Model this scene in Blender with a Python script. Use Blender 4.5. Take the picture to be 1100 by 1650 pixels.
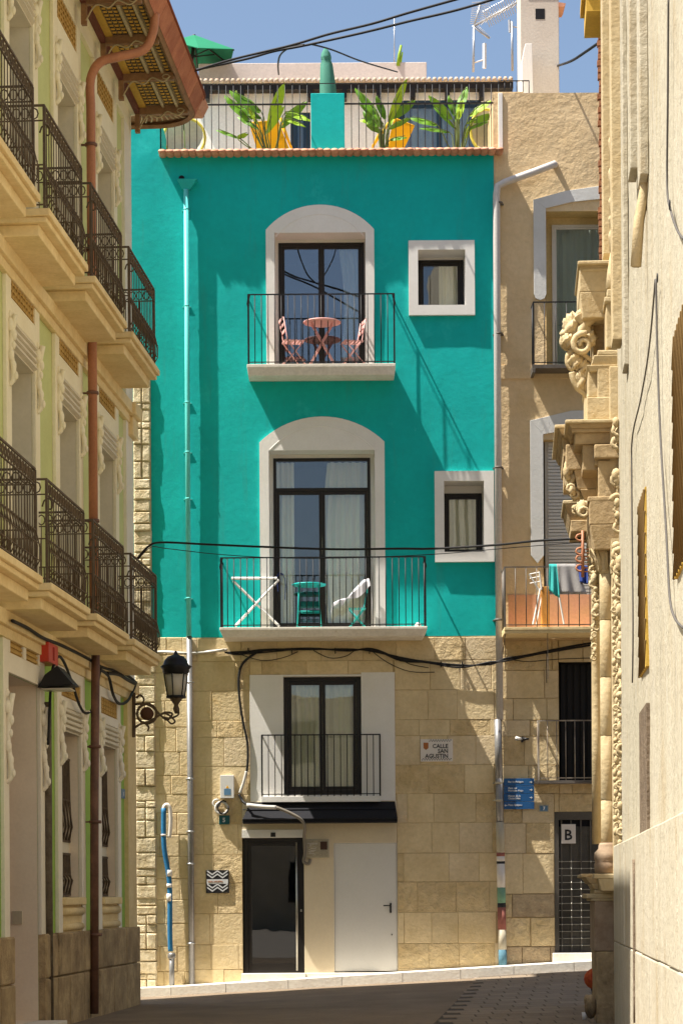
import bpy, bmesh, math, random
from mathutils import Matrix, Vector, noise as mnoise
R=math.radians; random.seed(7)
for o in list(bpy.data.objects): bpy.data.objects.remove(o)
SC=bpy.context.scene; COL=SC.collection
# ---------------- camera ----------------
F=3940.0; PX,PY=550.0,1443.0; EYE=1.6; TH=.0065
cam=bpy.data.cameras.new('camera'); co=bpy.data.objects.new('camera',cam); COL.objects.link(co)
cam.sensor_fit='VERTICAL'; cam.sensor_height=36; cam.sensor_width=24
cam.lens=36*F/1650; cam.shift_x=0; cam.shift_y=(PY-825)/1650
cam.clip_start=.3; cam.clip_end=900
co.location=(0,0,EYE)
co.rotation_euler=(Matrix.Rotation(R(90),3,'X')@Matrix.Rotation(-TH,3,'Z')).to_euler()
SC.camera=co
SC.render.resolution_x=682; SC.render.resolution_y=1024
# ---------------- sky and sun ----------------
SUN=Vector((.49,.135,-1.0)).normalized()
w=bpy.data.worlds.new('World'); SC.world=w; w.use_nodes=True
nt=w.node_tree; bg=nt.nodes['Background']
sk=nt.nodes.new('ShaderNodeTexSky'); sk.sky_type='NISHITA'; sk.sun_disc=False
sk.sun_elevation=math.asin(-SUN.z); sk.sun_rotation=math.atan2(-SUN.x,-SUN.y)
sk.air_density=1.0; sk.dust_density=1.7; sk.ozone_density=.7
nt.links.new(sk.outputs[0],bg.inputs[0]); bg.inputs[1].default_value=.05
sl=bpy.data.lights.new('sun','SUN'); sl.energy=3.5; sl.angle=R(.5); sl.color=(1,.95,.87)
so=bpy.data.objects.new('sun',sl); COL.objects.link(so); so.location=(-20,20,50)
so.rotation_euler=SUN.to_track_quat('-Z','Y').to_euler()
vs=SC.view_settings; vs.view_transform='Standard'; vs.look='None'; vs.gamma=1; vs.exposure=1.72; vs.use_curve_mapping=False
SC.cycles.max_bounces=8; SC.cycles.diffuse_bounces=5; SC.cycles.transparent_max_bounces=12
# ---------------- pixel helpers (photo pixels -> real positions) ----------------
cT,sT=math.cos(TH),math.sin(TH)
def ideal(px,py):
    x=px-PX; y=PY-py
    return x*cT+y*sT, -x*sT+y*cT
def P(px,py,Y):
    a,b=ideal(px,py); return Vector((a*Y/F,Y,EYE+b*Y/F))
YF=40.2
AL=math.atan(280/F); ca,sa=math.cos(AL),math.sin(AL)
U=Vector((sa,ca,0)); N=Vector((ca,-sa,0))
def frame(ex,ey,org):
    M=Matrix.Identity(4)
    for i in range(3): M[i][0]=ex[i]; M[i][1]=ey[i]; M[i][2]=(0,0,1)[i]; M[i][3]=org[i]
    return M
MF=Matrix.Translation((0,YF,0))
WL=-5.75*ca; WR=1.23*ca
ML=frame(U,-N,N*WL); MR=frame(-U,N,N*WR)
def hit(M,px,py,off=0.0):
    Mi=M.inverted(); a,b=ideal(px,py)
    o=Mi@Vector((0,0,EYE)); d=Mi.to_3x3()@Vector((a/F,1,b/F))
    t=(off-o.y)/d.y; p=o+d*t
    return p.x,p.z
def rect(x0,y0,x1,y1,off=0.0,M=None):
    M=M or MF
    xa,_=hit(M,x0,(y0+y1)/2,off); xb,_=hit(M,x1,(y0+y1)/2,off)
    _,za=hit(M,(x0+x1)/2,y1,off); _,zb=hit(M,(x0+x1)/2,y0,off)
    return xa,xb,za,zb
def gz(X,Y):
    t=min(max((Y-29)/10.7,0),1); s=min(max((X+3.35)/7.35,0),1.4)
    return t*(-.04+.405*s)
# ---------------- node materials ----------------
MATS={}
def mat(name,c1,c2=None,rough=.85,scale=1.5,bump=.25,bscale=25,metal=0,streak=0,rnd=0,stain=None,fine=.12,spec=.3,dist=.02):
    m=bpy.data.materials.new(name); m.use_nodes=True; n=m.node_tree.nodes; l=m.node_tree.links
    b=n['Principled BSDF']; b.inputs['Roughness'].default_value=rough; b.inputs['Metallic'].default_value=metal
    b.inputs['Specular IOR Level'].default_value=spec
    c2=c2 or tuple(x*.8 for x in c1)
    g=n.new('ShaderNodeNewGeometry'); mp=n.new('ShaderNodeMapping'); l.new(g.outputs['Position'],mp.inputs[0])
    if streak: mp.inputs['Scale'].default_value=(1,1,streak)
    n1=n.new('ShaderNodeTexNoise'); n1.inputs['Scale'].default_value=scale; n1.inputs['Detail'].default_value=7; n1.inputs['Roughness'].default_value=.62
    l.new(mp.outputs[0],n1.inputs['Vector'])
    r=n.new('ShaderNodeValToRGB'); r.color_ramp.elements[0].position=.34; r.color_ramp.elements[1].position=.66
    r.color_ramp.elements[0].color=(*c2,1); r.color_ramp.elements[1].color=(*c1,1); l.new(n1.outputs[0],r.inputs[0])
    out=r.outputs[0]
    if stain:
        for (scol,th,ssc,sstr) in stain:
            ms=n.new('ShaderNodeMapping'); ms.inputs['Scale'].default_value=(1,1,sstr); l.new(g.outputs['Position'],ms.inputs[0])
            n3=n.new('ShaderNodeTexNoise'); n3.inputs['Scale'].default_value=ssc; n3.inputs['Detail'].default_value=8; n3.inputs['Roughness'].default_value=.7
            l.new(ms.outputs[0],n3.inputs['Vector'])
            mr=n.new('ShaderNodeMapRange'); mr.inputs[1].default_value=th; mr.inputs[2].default_value=th+.12; mr.inputs[4].default_value=.85; l.new(n3.outputs[0],mr.inputs[0])
            mx=n.new('ShaderNodeMixRGB'); mx.inputs[2].default_value=(*scol,1); l.new(mr.outputs[0],mx.inputs[0]); l.new(out,mx.inputs[1]); out=mx.outputs[0]
    n2=n.new('ShaderNodeTexNoise'); n2.inputs['Scale'].default_value=bscale; n2.inputs['Detail'].default_value=6; n2.inputs['Roughness'].default_value=.65
    l.new(g.outputs['Position'],n2.inputs['Vector'])
    if fine or rnd:
        hs=n.new('ShaderNodeHueSaturation'); mr=n.new('ShaderNodeMapRange'); mr.inputs[3].default_value=1-fine; mr.inputs[4].default_value=1+fine
        mr.inputs[1].default_value=.25; mr.inputs[2].default_value=.75
        l.new(n2.outputs[0],mr.inputs[0]); v=mr.outputs[0]
        if rnd:
            oi=n.new('ShaderNodeObjectInfo'); m2=n.new('ShaderNodeMapRange'); m2.inputs[3].default_value=1-rnd; m2.inputs[4].default_value=1+rnd*.7
            l.new(oi.outputs['Random'],m2.inputs[0]); mu=n.new('ShaderNodeMath'); mu.operation='MULTIPLY'; l.new(v,mu.inputs[0]); l.new(m2.outputs[0],mu.inputs[1]); v=mu.outputs[0]
        l.new(v,hs.inputs['Value']); l.new(out,hs.inputs['Color']); out=hs.outputs[0]
    l.new(out,b.inputs['Base Color'])
    if bump:
        bp=n.new('ShaderNodeBump'); bp.inputs['Strength'].default_value=bump; bp.inputs['Distance'].default_value=dist
        l.new(n2.outputs[0],bp.inputs['Height']); l.new(bp.outputs[0],b.inputs['Normal'])
    MATS[name]=m; return m
def glassmat(name,refl=.2,tint=(.75,.8,.78)):
    m=bpy.data.materials.new(name); m.use_nodes=True; n=m.node_tree.nodes; l=m.node_tree.links; n.clear()
    o=n.new('ShaderNodeOutputMaterial'); g=n.new('ShaderNodeBsdfGlossy'); g.inputs['Roughness'].default_value=.01; g.inputs['Color'].default_value=(.9,.93,1,1)
    t=n.new('ShaderNodeBsdfTransparent'); t.inputs['Color'].default_value=(*tint,1)
    no=n.new('ShaderNodeTexNoise'); no.inputs['Scale'].default_value=1.3; gg=n.new('ShaderNodeNewGeometry'); l.new(gg.outputs['Position'],no.inputs['Vector'])
    bp=n.new('ShaderNodeBump'); bp.inputs['Strength'].default_value=.03; bp.inputs['Distance'].default_value=.03; l.new(no.outputs[0],bp.inputs['Height']); l.new(bp.outputs[0],g.inputs['Normal'])
    x=n.new('ShaderNodeMixShader'); x.inputs[0].default_value=refl; l.new(t.outputs[0],x.inputs[1]); l.new(g.outputs[0],x.inputs[2]); l.new(x.outputs[0],o.inputs[0])
    MATS[name]=m; return m
TEAL=mat('teal_plaster',(.0,.46,.43),(.0,.40,.375),scale=1.1,bump=.18,bscale=9,fine=.07,stain=[((.02,.54,.50),.60,.9,1),((.015,.36,.325),.575,3.2,.10),((.04,.56,.51),.66,7,.5)],rough=.8)
TEALP=mat('teal_paint',(.01,.49,.45),bump=0,fine=.04,rough=.5)
LTEAL=mat('pale_teal_pipe_paint',(.12,.62,.57),bump=0,fine=.05,rough=.45)
WHITE=mat('white_render',(.80,.77,.72),(.75,.72,.66),scale=2,bump=.1,bscale=30,fine=.03)
CREAM=mat('cream_render',(.72,.61,.43),(.67,.56,.39),scale=2,bump=.1,fine=.04)
WDOOR=mat('white_door_paint',(.70,.67,.61),(.66,.63,.57),bump=.03,fine=.03,rough=.5,stain=[((.56,.52,.45),.66,5,.3)])
SLAB=mat('pale_concrete',(.76,.71,.62),(.66,.60,.50),scale=3,bump=.2,stain=[((.40,.30,.17),.62,3,1)])
DARK=mat('dark_brown_metal',(.018,.014,.011),bump=0,fine=.05,rough=.45)
IRON=mat('black_iron',(.016,.015,.016),bump=.1,rough=.5,metal=.2)
LIRON=mat('weathered_grey_iron',(.16,.14,.12),(.08,.065,.05),bump=.2,rough=.6,metal=.2)
RUSTIRON=mat('brown_wrought_iron',(.13,.09,.052),(.08,.055,.034),scale=8,bump=.3,rough=.7)
STONE=mat('golden_limestone',(.74,.59,.35),(.62,.47,.25),scale=2.2,bump=.5,bscale=16,rnd=.07,fine=.10,dist=.03,stain=[((.66,.42,.15),.64,1.3,1),((.33,.22,.10),.69,5,1)])
STONEG=mat('greyish_limestone',(.72,.58,.37),(.61,.47,.27),scale=1.8,bump=.6,bscale=18,rnd=.05,fine=.12,dist=.03,stain=[((.50,.38,.21),.62,3,1),((.72,.50,.22),.66,1.2,1)])
STONEW=mat('pitted_limestone',(.71,.55,.31),(.60,.44,.22),scale=2.5,bump=1,bscale=9,rnd=.05,fine=.16,dist=.06,stain=[((.36,.24,.11),.60,4,1)])
STONEP=mat('pale_limestone',(.74,.60,.37),(.64,.50,.28),scale=2.2,bump=.6,bscale=14,rnd=.08,fine=.12,dist=.03,stain=[((.24,.17,.09),.72,6,1)])
ROUGHS=mat('rough_pale_rubble',(.80,.68,.46),(.60,.47,.27),scale=5,bump=1,bscale=12,rnd=.1,fine=.2,dist=.06)
MORTAR=mat('lime_mortar',(.56,.43,.24),(.46,.34,.17),bump=.4,bscale=40)
DAMP=mat('damp_eroded_stone',(.56,.43,.26),(.40,.29,.17),scale=2.6,bump=1,bscale=10,rnd=.1,fine=.2,dist=.05,stain=[((.24,.17,.10),.55,2.5,1),((.66,.54,.34),.64,4,1)])
BROWNR=mat('rough_brown_stone',(.21,.155,.10),(.12,.085,.055),scale=5,bump=1,bscale=15,dist=.04)
OCHRE=mat('ochre_plaster',(.70,.53,.31),(.62,.45,.24),scale=1.3,bump=.6,bscale=10,fine=.08,dist=.03,stain=[((.50,.35,.18),.63,2.4,1),((.66,.52,.32),.62,1.7,1)])
BLUEW=mat('bluish_white_paint',(.62,.61,.58),(.55,.54,.50),bump=.2,fine=.04)
SALMON=mat('salmon_panel',(.62,.30,.20),(.58,.32,.16),bump=.05)
LCREAM=mat('cream_stucco',(.84,.78,.58),(.78,.71,.50),scale=1.6,bump=.2,fine=.05)
LGREY=mat('grey_white_stucco',(.80,.75,.63),(.74,.68,.55),scale=1.4,bump=.2,fine=.05)
GREENU=mat('pale_olive_stucco',(.58,.62,.27),(.52,.55,.23),bump=.2,fine=.06)
GREENL=mat('leaf_green_stucco',(.32,.50,.10),(.28,.44,.085),bump=.2,fine=.06)
BALC=mat('ochre_balcony_stone',(.80,.64,.35),(.70,.53,.26),scale=2.5,bump=.35,bscale=18,fine=.1,rnd=.06,stain=[((.34,.24,.11),.66,4,1)])
GOLDG=mat('gold_lattice',(.55,.36,.11),(.42,.26,.07),bump=.2,fine=.1)
SHUT=mat('cream_shutter',(.70,.64,.50),(.62,.56,.42),bump=.05,fine=.05)
JAMB=mat('pink_beige_reveal',(.82,.71,.56),(.76,.64,.49),bump=.1,fine=.05)
BASES=mat('weathered_plinth_stone',(.50,.37,.20),(.26,.18,.095),scale=2.4,bump=.9,bscale=12,fine=.2,dist=.04,rnd=.15,stain=[((.07,.05,.03),.60,2.2,.6),((.50,.38,.2),.68,5,1)])
COPPER=mat('copper_brown_pipe',(.46,.20,.10),(.36,.15,.075),scale=4,bump=.15,rough=.5,streak=.3)
PIPEG=mat('grey_metal_pipe',(.30,.29,.28),(.20,.19,.18),bump=.05,rough=.4,metal=.5,streak=.3,scale=4)
PIPEW=mat('pale_grey_plastic_pipe',(.58,.55,.52),(.50,.46,.42),bump=.03,rough=.45,streak=.2)
BRPIPE=mat('dark_brown_pipe',(.20,.10,.065),(.11,.055,.036),scale=4,bump=.1,rough=.5)
TERRA=mat('terracotta',(.66,.34,.22),(.52,.23,.13),scale=6,bump=.3,fine=.12,rnd=.15)
TERRAG=mat('terracotta_eave_board',(.50,.20,.10),(.36,.12,.06),scale=3,bump=.3,fine=.1,rnd=.12)
ROOFT=mat('pale_roof_tile',(.56,.46,.36),(.44,.32,.22),scale=6,bump=.3,rnd=.1)
WOODB=mat('brown_carved_wood',(.32,.18,.085),(.2,.11,.055),scale=6,bump=.3,rough=.7)
WOODG=mat('ochre_wood_edge',(.60,.38,.06),(.5,.3,.05),bump=.1)
PALEW=mat('pale_carved_trim',(.50,.42,.25),(.4,.33,.2),bump=.3,scale=8)
RWALL=mat('sunlit_limestone_wall',(.46,.415,.315),(.40,.355,.255),scale=2.4,bump=.55,bscale=9,streak=.22,fine=.08,dist=.05,stain=[((.37,.30,.19),.53,1.6,.35),((.17,.14,.105),.585,6,.09),((.42,.39,.31),.58,2,.4),((.10,.085,.065),.67,14,.6)])
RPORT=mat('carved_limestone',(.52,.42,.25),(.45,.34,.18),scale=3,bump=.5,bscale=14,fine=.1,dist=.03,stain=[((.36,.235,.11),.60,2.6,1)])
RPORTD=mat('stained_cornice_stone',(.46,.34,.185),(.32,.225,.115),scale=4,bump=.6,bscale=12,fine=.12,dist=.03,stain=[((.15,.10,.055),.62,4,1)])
PINKST=mat('pink_veined_marble',(.36,.27,.18),(.24,.16,.10),scale=4,bump=.2,fine=.1,stain=[((.25,.19,.13),.62,3,.3)])
YLAT=mat('golden_woven_screen',(.52,.33,.055),(.42,.25,.035),bump=.3,fine=.15)
BRICK=mat('reddish_brick_edge',(.34,.15,.07),(.24,.10,.05),bump=.6)
ASPH=mat('asphalt',(.24,.18,.12),(.18,.13,.085),scale=.9,bump=.5,bscale=60,fine=.3,rough=.9,stain=[((.30,.23,.16),.62,1.8,1),((.09,.066,.044),.66,1.2,1)])
PAVE=mat('street_paving',(.25,.195,.14),(.21,.16,.11),scale=2,bump=.3,bscale=50,fine=.15,rnd=.12)
KERB=mat('white_kerb_stone',(.80,.76,.67),(.72,.67,.58),scale=3,bump=.3,rnd=.05,stain=[((.40,.34,.26),.66,5,1)])
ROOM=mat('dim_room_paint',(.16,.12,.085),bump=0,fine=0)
CURT=mat('cream_curtain',(.88,.83,.66),(.82,.77,.6),bump=.05,fine=.03,rough=.95)
CURTG=mat('pale_grey_curtain',(.72,.74,.68),(.66,.68,.61),bump=.05,fine=.03,rough=.95)
DCURT=mat('blue_grey_curtain',(.26,.31,.34),(.22,.27,.30),bump=.05,fine=.03)
BLACKC=mat('black_canvas',(.012,.012,.015),bump=.1,rough=.9)
PINK=mat('pink_painted_metal',(.78,.42,.38),(.74,.38,.34),bump=0,fine=.05,rough=.5)
YEL=mat('yellow_fabric',(.88,.46,.01),(.80,.40,.01),bump=.05,fine=.05)
YELP=mat('yellow_cord',(.66,.56,.10),(.6,.5,.08),bump=.05)
LEAF=mat('broad_green_leaf',(.14,.30,.012),(.09,.22,.012),scale=6,bump=.15,fine=.15,rough=.5,rnd=.2)
LEAFL=mat('lime_green_leaf',(.30,.46,.015),(.24,.40,.015),scale=6,bump=.15,fine=.12,rough=.5,rnd=.15)
STEM=mat('plant_stem',(.13,.17,.05),bump=.1)
GREENC=mat('green_canvas',(.008,.19,.09),(.006,.16,.075),bump=.1,fine=.06)
SAGE=mat('faded_green_canvas',(.07,.24,.17),(.055,.19,.135),bump=.1,fine=.06,streak=.2,scale=6)
WCLOTH=mat('white_cloth',(.74,.72,.76),(.70,.68,.70),bump=.05,fine=.03)
WPLAS=mat('white_enamel',(.78,.76,.72),bump=0,fine=.03,rough=.4)
BLUECL=mat('navy_cloth',(.03,.06,.25),bump=.05)
GREYCL=mat('grey_towel',(.36,.34,.32),(.30,.28,.27),bump=.2)
TEALCL=mat('turquoise_towel',(.05,.45,.42),bump=.2)
CABLE=mat('black_rubber_cable',(.012,.011,.011),bump=0,fine=.05,rough=.6)
WCABLE=mat('pale_cable_sleeve',(.60,.57,.52),bump=0,fine=.05,rough=.5)
SIGNB=mat('blue_sign_enamel',(.018,.10,.27),(.016,.09,.24),bump=0,fine=.04,rough=.35)
SIGNL=mat('lighter_blue_enamel',(.12,.25,.40),bump=0,fine=.04,rough=.4)
PRINTW=mat('white_print',(.75,.75,.75),bump=0,fine=0,rough=.5)
PRINTB=mat('black_print',(.02,.018,.02),bump=0,fine=0,rough=.5)
TILEW=mat('white_glazed_tile',(.72,.66,.60),(.68,.62,.55),bump=0,fine=.03,rough=.3)
ORANGEP=mat('orange_print',(.45,.16,.05),bump=0,fine=0)
REDBOX=mat('red_plastic',(.55,.055,.03),bump=0,fine=.04,rough=.4)
ORRED=mat('orange_red_fabric',(.55,.12,.03),(.36,.04,.02),scale=14,bump=.1)
BLUEP=mat('blue_pipe_paint',(.02,.16,.33),(.015,.12,.26),bump=.1,fine=.1,rough=.5)
ALU=mat('pale_aluminium',(.55,.55,.55),bump=0,fine=.03,rough=.35,metal=.6)
MILK=mat('frosted_lamp_glass',(.60,.56,.46),(.55,.50,.40),bump=0,fine=.02,rough=.3)
WOODR=mat('red_brown_door_wood',(.20,.065,.025),(.14,.04,.018),scale=5,bump=.2,streak=.15,rough=.6)
DWOOD=mat('very_dark_shutter_wood',(.014,.012,.011),bump=.1,rough=.7)
GALV=mat('dull_grille_metal',(.13,.115,.095),(.08,.07,.055),bump=.2,metal=.3,rough=.45)
SHINY=mat('bright_steel',(.5,.48,.42),bump=0,metal=.9,rough=.3)
BEIGEP=mat('beige_meter_plastic',(.50,.44,.32),bump=0,fine=.05,rough=.5)
GLASS=glassmat('window_glass',.09,(.88,.9,.88)); GLASSD=glassmat('door_glass',.055,(.35,.37,.35)); GLASSB=glassmat('pale_pane_glass',.12)
GLASSU=glassmat('upper_window_glass',.15,(.75,.8,.82))
GREYR=mat('white_roof_parapet',(.66,.58,.52),(.6,.52,.46),bump=.1)
FARW=mat('pale_far_plaster',(.60,.52,.38),(.52,.44,.3),bump=.2)
# ---------------- mesh builder ----------------
class MB:
    def __init__(s): s.v=[]; s.f=[]; s.sm=[]
    def add(s,vs,fs,smooth=False):
        k=len(s.v); s.v+= [tuple(p) for p in vs]; s.f+=[tuple(i+k for i in f) for f in fs]; s.sm+=[smooth]*len(fs); return s
    def box(s,x0,x1,y0,y1,z0,z1):
        if x0>x1:x0,x1=x1,x0
        if y0>y1:y0,y1=y1,y0
        if z0>z1:z0,z1=z1,z0
        return s.add([(x0,y0,z0),(x1,y0,z0),(x1,y1,z0),(x0,y1,z0),(x0,y0,z1),(x1,y0,z1),(x1,y1,z1),(x0,y1,z1)],
          [(3,2,1,0),(4,5,6,7),(0,1,5,4),(1,2,6,5),(2,3,7,6),(3,0,4,7)])
    def stone(s,x0,x1,yf,yb,z0,z1,c=.012,j=0):
        r=lambda:random.uniform(-j,j)
        vs=[(x0,yb,z0),(x1,yb,z0),(x1,yb,z1),(x0,yb,z1),(x0+r(),yf+c,z0+r()),(x1+r(),yf+c,z0+r()),(x1+r(),yf+c,z1+r()),(x0+r(),yf+c,z1+r()),
            (x0+c,yf+r()*.5,z0+c),(x1-c,yf+r()*.5,z0+c),(x1-c,yf+r()*.5,z1-c),(x0+c,yf+r()*.5,z1-c)]
        fs=[]
        for a in (0,4):
            for i in range(4):
                k=(i+1)%4; fs.append((a+i,a+k,a+4+k,a+4+i))
        fs.append((8,9,10,11)); return s.add(vs,fs)
    def prism(s,poly,y0,y1):
        n=len(poly); ar=sum(poly[i][0]*poly[(i+1)%n][1]-poly[(i+1)%n][0]*poly[i][1] for i in range(n))
        if ar<0: poly=poly[::-1]
        vs=[(x,y0,z) for x,z in poly]+[(x,y1,z) for x,z in poly]
        fs=[tuple(range(n)),tuple(range(2*n-1,n-1,-1))]+[(i,i+n,(i+1)%n+n,(i+1)%n) for i in range(n)]
        return s.add(vs,fs)
    def tube(s,pts,r,n=6,closed=False,taper=None):
        pts=[Vector(p) for p in pts]; m=len(pts); vs=[]; fs=[]; up=None
        for i,p in enumerate(pts):
            a=pts[(i-1)%m] if (closed or i>0) else p; b=pts[(i+1)%m] if (closed or i<m-1) else p
            d=(b-a).normalized() if (b-a).length>1e-9 else Vector((0,0,1))
            if up is None: up=Vector((0,0,1)) if abs(d.z)<.9 else Vector((1,0,0))
            sx=d.cross(up).normalized(); up=sx.cross(d).normalized()
            rr=r if taper is None else r*(1+(taper-1)*i/max(1,m-1))
            for k in range(n):
                t=2*math.pi*k/n; vs.append(p+sx*math.cos(t)*rr+up*math.sin(t)*rr)
        for i in range(m if closed else m-1):
            j=(i+1)%m
            for k in range(n):
                q=(k+1)%n; fs.append((i*n+k,i*n+q,j*n+q,j*n+k))
        if not closed: fs+=[tuple(range(n-1,-1,-1)),tuple(range((m-1)*n,m*n))]
        return s.add(vs,fs,n>4)
    def bar(s,a,b,w,h=None):
        h=h or w; return s.tube([a,b],w*.72,4)
    def lathe(s,prof,cx=0,cy=0,n=12,a0=0,a1=2*math.pi):
        full=abs(a1-a0-2*math.pi)<1e-6; m=n if full else n+1; vs=[]; fs=[]
        for r,z in prof:
            for k in range(m):
                t=a0+(a1-a0)*k/n; vs.append((cx+r*math.cos(t),cy+r*math.sin(t),z))
        for i in range(len(prof)-1):
            for k in range(n):
                q=(k+1)%m; fs.append((i*m+k,i*m+q,(i+1)*m+q,(i+1)*m+k))
        if full: fs+=[tuple(range(m-1,-1,-1)),tuple(range((len(prof)-1)*m,len(prof)*m))]
        return s.add(vs,fs,True)
    def ball(s,c,r,sq=(1,1,1),n=8):
        vs=[];fs=[]; h=n//2+1
        for i in range(1,h):
            ph=math.pi*i/h
            for k in range(n):
                t=2*math.pi*k/n; vs.append((c[0]+r*sq[0]*math.sin(ph)*math.cos(t),c[1]+r*sq[1]*math.sin(ph)*math.sin(t),c[2]+r*sq[2]*math.cos(ph)))
        vs.append((c[0],c[1],c[2]+r*sq[2])); vs.append((c[0],c[1],c[2]-r*sq[2])); T=len(vs)-2
        for i in range(h-2):
            for k in range(n):
                q=(k+1)%n; fs.append((i*n+k,(i+1)*n+k,(i+1)*n+q,i*n+q))
        for k in range(n):
            q=(k+1)%n; fs.append((T,k,q)); fs.append((T+1,(h-2)*n+q,(h-2)*n+k))
        return s.add(vs,fs,True)
    def grid(s,fn,nu,nv,smooth=True,skip=None):
        vs=[fn(i/nu,j/nv) for j in range(nv+1) for i in range(nu+1)]; fs=[]
        for j in range(nv):
            for i in range(nu):
                a=j*(nu+1)+i; fs.append((a,a+1,a+nu+2,a+nu+1))
        return s.add(vs,fs,smooth)
WM={}
def place(o,M,parent=None):
    if parent is not None: o.parent=parent; o.matrix_basis=WM[parent.name].inverted()@M
    else: o.matrix_basis=M
    WM[o.name]=M.copy()
def mesh(name,mb,m,orient=True,recenter=True):
    c=Vector((0,0,0))
    if recenter and mb.v:
        lo=[min(p[i] for p in mb.v) for i in range(3)]; hi=[max(p[i] for p in mb.v) for i in range(3)]
        c=Vector(((lo[0]+hi[0])/2,(lo[1]+hi[1])/2,lo[2]))
    me=bpy.data.meshes.new(name); me.from_pydata([(p[0]-c.x,p[1]-c.y,p[2]-c.z) for p in mb.v],[],mb.f)
    me.polygons.foreach_set('use_smooth',mb.sm)
    if orient:
        b=bmesh.new(); b.from_mesh(me); bmesh.ops.recalc_face_normals(b,faces=b.faces); b.to_mesh(me); b.free()
    me.materials.append(m); me.update(); return me,c
def part(name,mb,m,parent=None,M=None,bevel=0,label=None,kind=None,orient=True,cat=None,group=None):
    M=M if M is not None else (MF if parent is None else MF)
    me,c=mesh(name,mb,m,orient)
    o=bpy.data.objects.new(name,me); COL.objects.link(o); place(o,M@Matrix.Translation(c),parent)
    if bevel:
        b=o.modifiers.new('bevel','BEVEL'); b.width=bevel; b.segments=2; b.limit_method='ANGLE'
    if label: o['label']=label
    if kind: o['kind']=kind
    if cat: o['category']=cat
    if group: o['group']=group
    return o
def inst(src,M,parent=None):
    o=src.copy(); COL.objects.link(o); o.parent=None; place(o,M,parent); return o
def thing(name,label,cat,M,group=None):
    o=bpy.data.objects.new(name,None); COL.objects.link(o); o.empty_display_size=.2; place(o,M)
    o['label']=label; o['category']=cat
    if group: o['group']=group
    return o
def copy_tree(o,M,parent=None,label=None):
    kids=list(o.children); Mo=WM[o.name]
    c=o.copy(); COL.objects.link(c); c.parent=None; place(c,M,parent)
    if label: c['label']=label
    for k in kids: copy_tree(k,M@Mo.inverted()@WM[k.name],c)
    return c
def T(x,y,z): return Matrix.Translation((x,y,z))
def text_part(name,s,size,m,parent,M,depth=.002,align='LEFT',sx=1.0):
    cu=bpy.data.curves.new(name,'FONT'); cu.body=s; cu.size=size; cu.extrude=depth; cu.align_x=align; cu.resolution_u=2; cu.offset=size*.02
    t=bpy.data.objects.new('tmp',cu); COL.objects.link(t); dg=bpy.context.evaluated_depsgraph_get(); dg.update()
    me=bpy.data.meshes.new_from_object(t.evaluated_get(dg)); bpy.data.objects.remove(t)
    me.transform(Matrix.Rotation(R(90),4,'X')@Matrix.Diagonal((sx,1,1,1))); me.materials.clear(); me.materials.append(m)
    o=bpy.data.objects.new(name,me); COL.objects.link(o); place(o,M,parent); return o
def subtract(rects,hole):
    out=[]; hx0,hx1,hz0,hz1=hole
    for (a,b,c,d) in rects:
        if a>=hx1 or b<=hx0 or c>=hz1 or d<=hz0: out.append((a,b,c,d)); continue
        if a<hx0: out.append((a,hx0,c,d))
        if b>hx1: out.append((hx1,b,c,d))
        m0,m1=max(a,hx0),min(b,hx1)
        if c<hz0: out.append((m0,m1,c,hz0))
        if d>hz1: out.append((m0,m1,hz1,d))
    return out
def smooth_pts(pts,n=6):
    pts=[Vector(p) for p in pts]; q=[pts[0]]+pts+[pts[-1]]; out=[]
    for i in range(1,len(q)-2):
        for k in range(n):
            t=k/n; a,b,c,d=q[i-1],q[i],q[i+1],q[i+2]
            out.append(.5*((2*b)+(c-a)*t+(2*a-5*b+4*c-d)*t*t+(3*b-a-3*c+d)*t**3))
    out.append(pts[-1]); return out
# ---------------- ground ----------------
g=MB(); xs=[-250,-60,-20,-10]+[-6+.5*i for i in range(29)]+[14,30,80,250]; ys=[-120,-40,0,15,25]+[28+.35*i for i in range(32)]+[45,80,300]
k=len(xs)
g.add([(x,y,gz(x,y)) for y in ys for x in xs],[(j*k+i,j*k+i+1,(j+1)*k+i+1,(j+1)*k+i) for j in range(len(ys)-1) for i in range(k-1)])
part('road',g,ASPH,M=Matrix.Identity(4),kind='structure')
part('bounce_ground',MB().add([(-60,-80,.006),(60,-80,.006),(60,17,.006),(-60,17,.006),(-60,60,.03),(-10,60,.03),(-10,17,.03)],[(0,1,2,3),(3,6,5,4)]),mat('pale_bounce_ground',(.34,.29,.23),(.28,.24,.19),scale=.8,bump=.2),M=Matrix.Identity(4),kind='structure')  # unseen pale ground, added to bounce sunlight onto the house fronts
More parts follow.
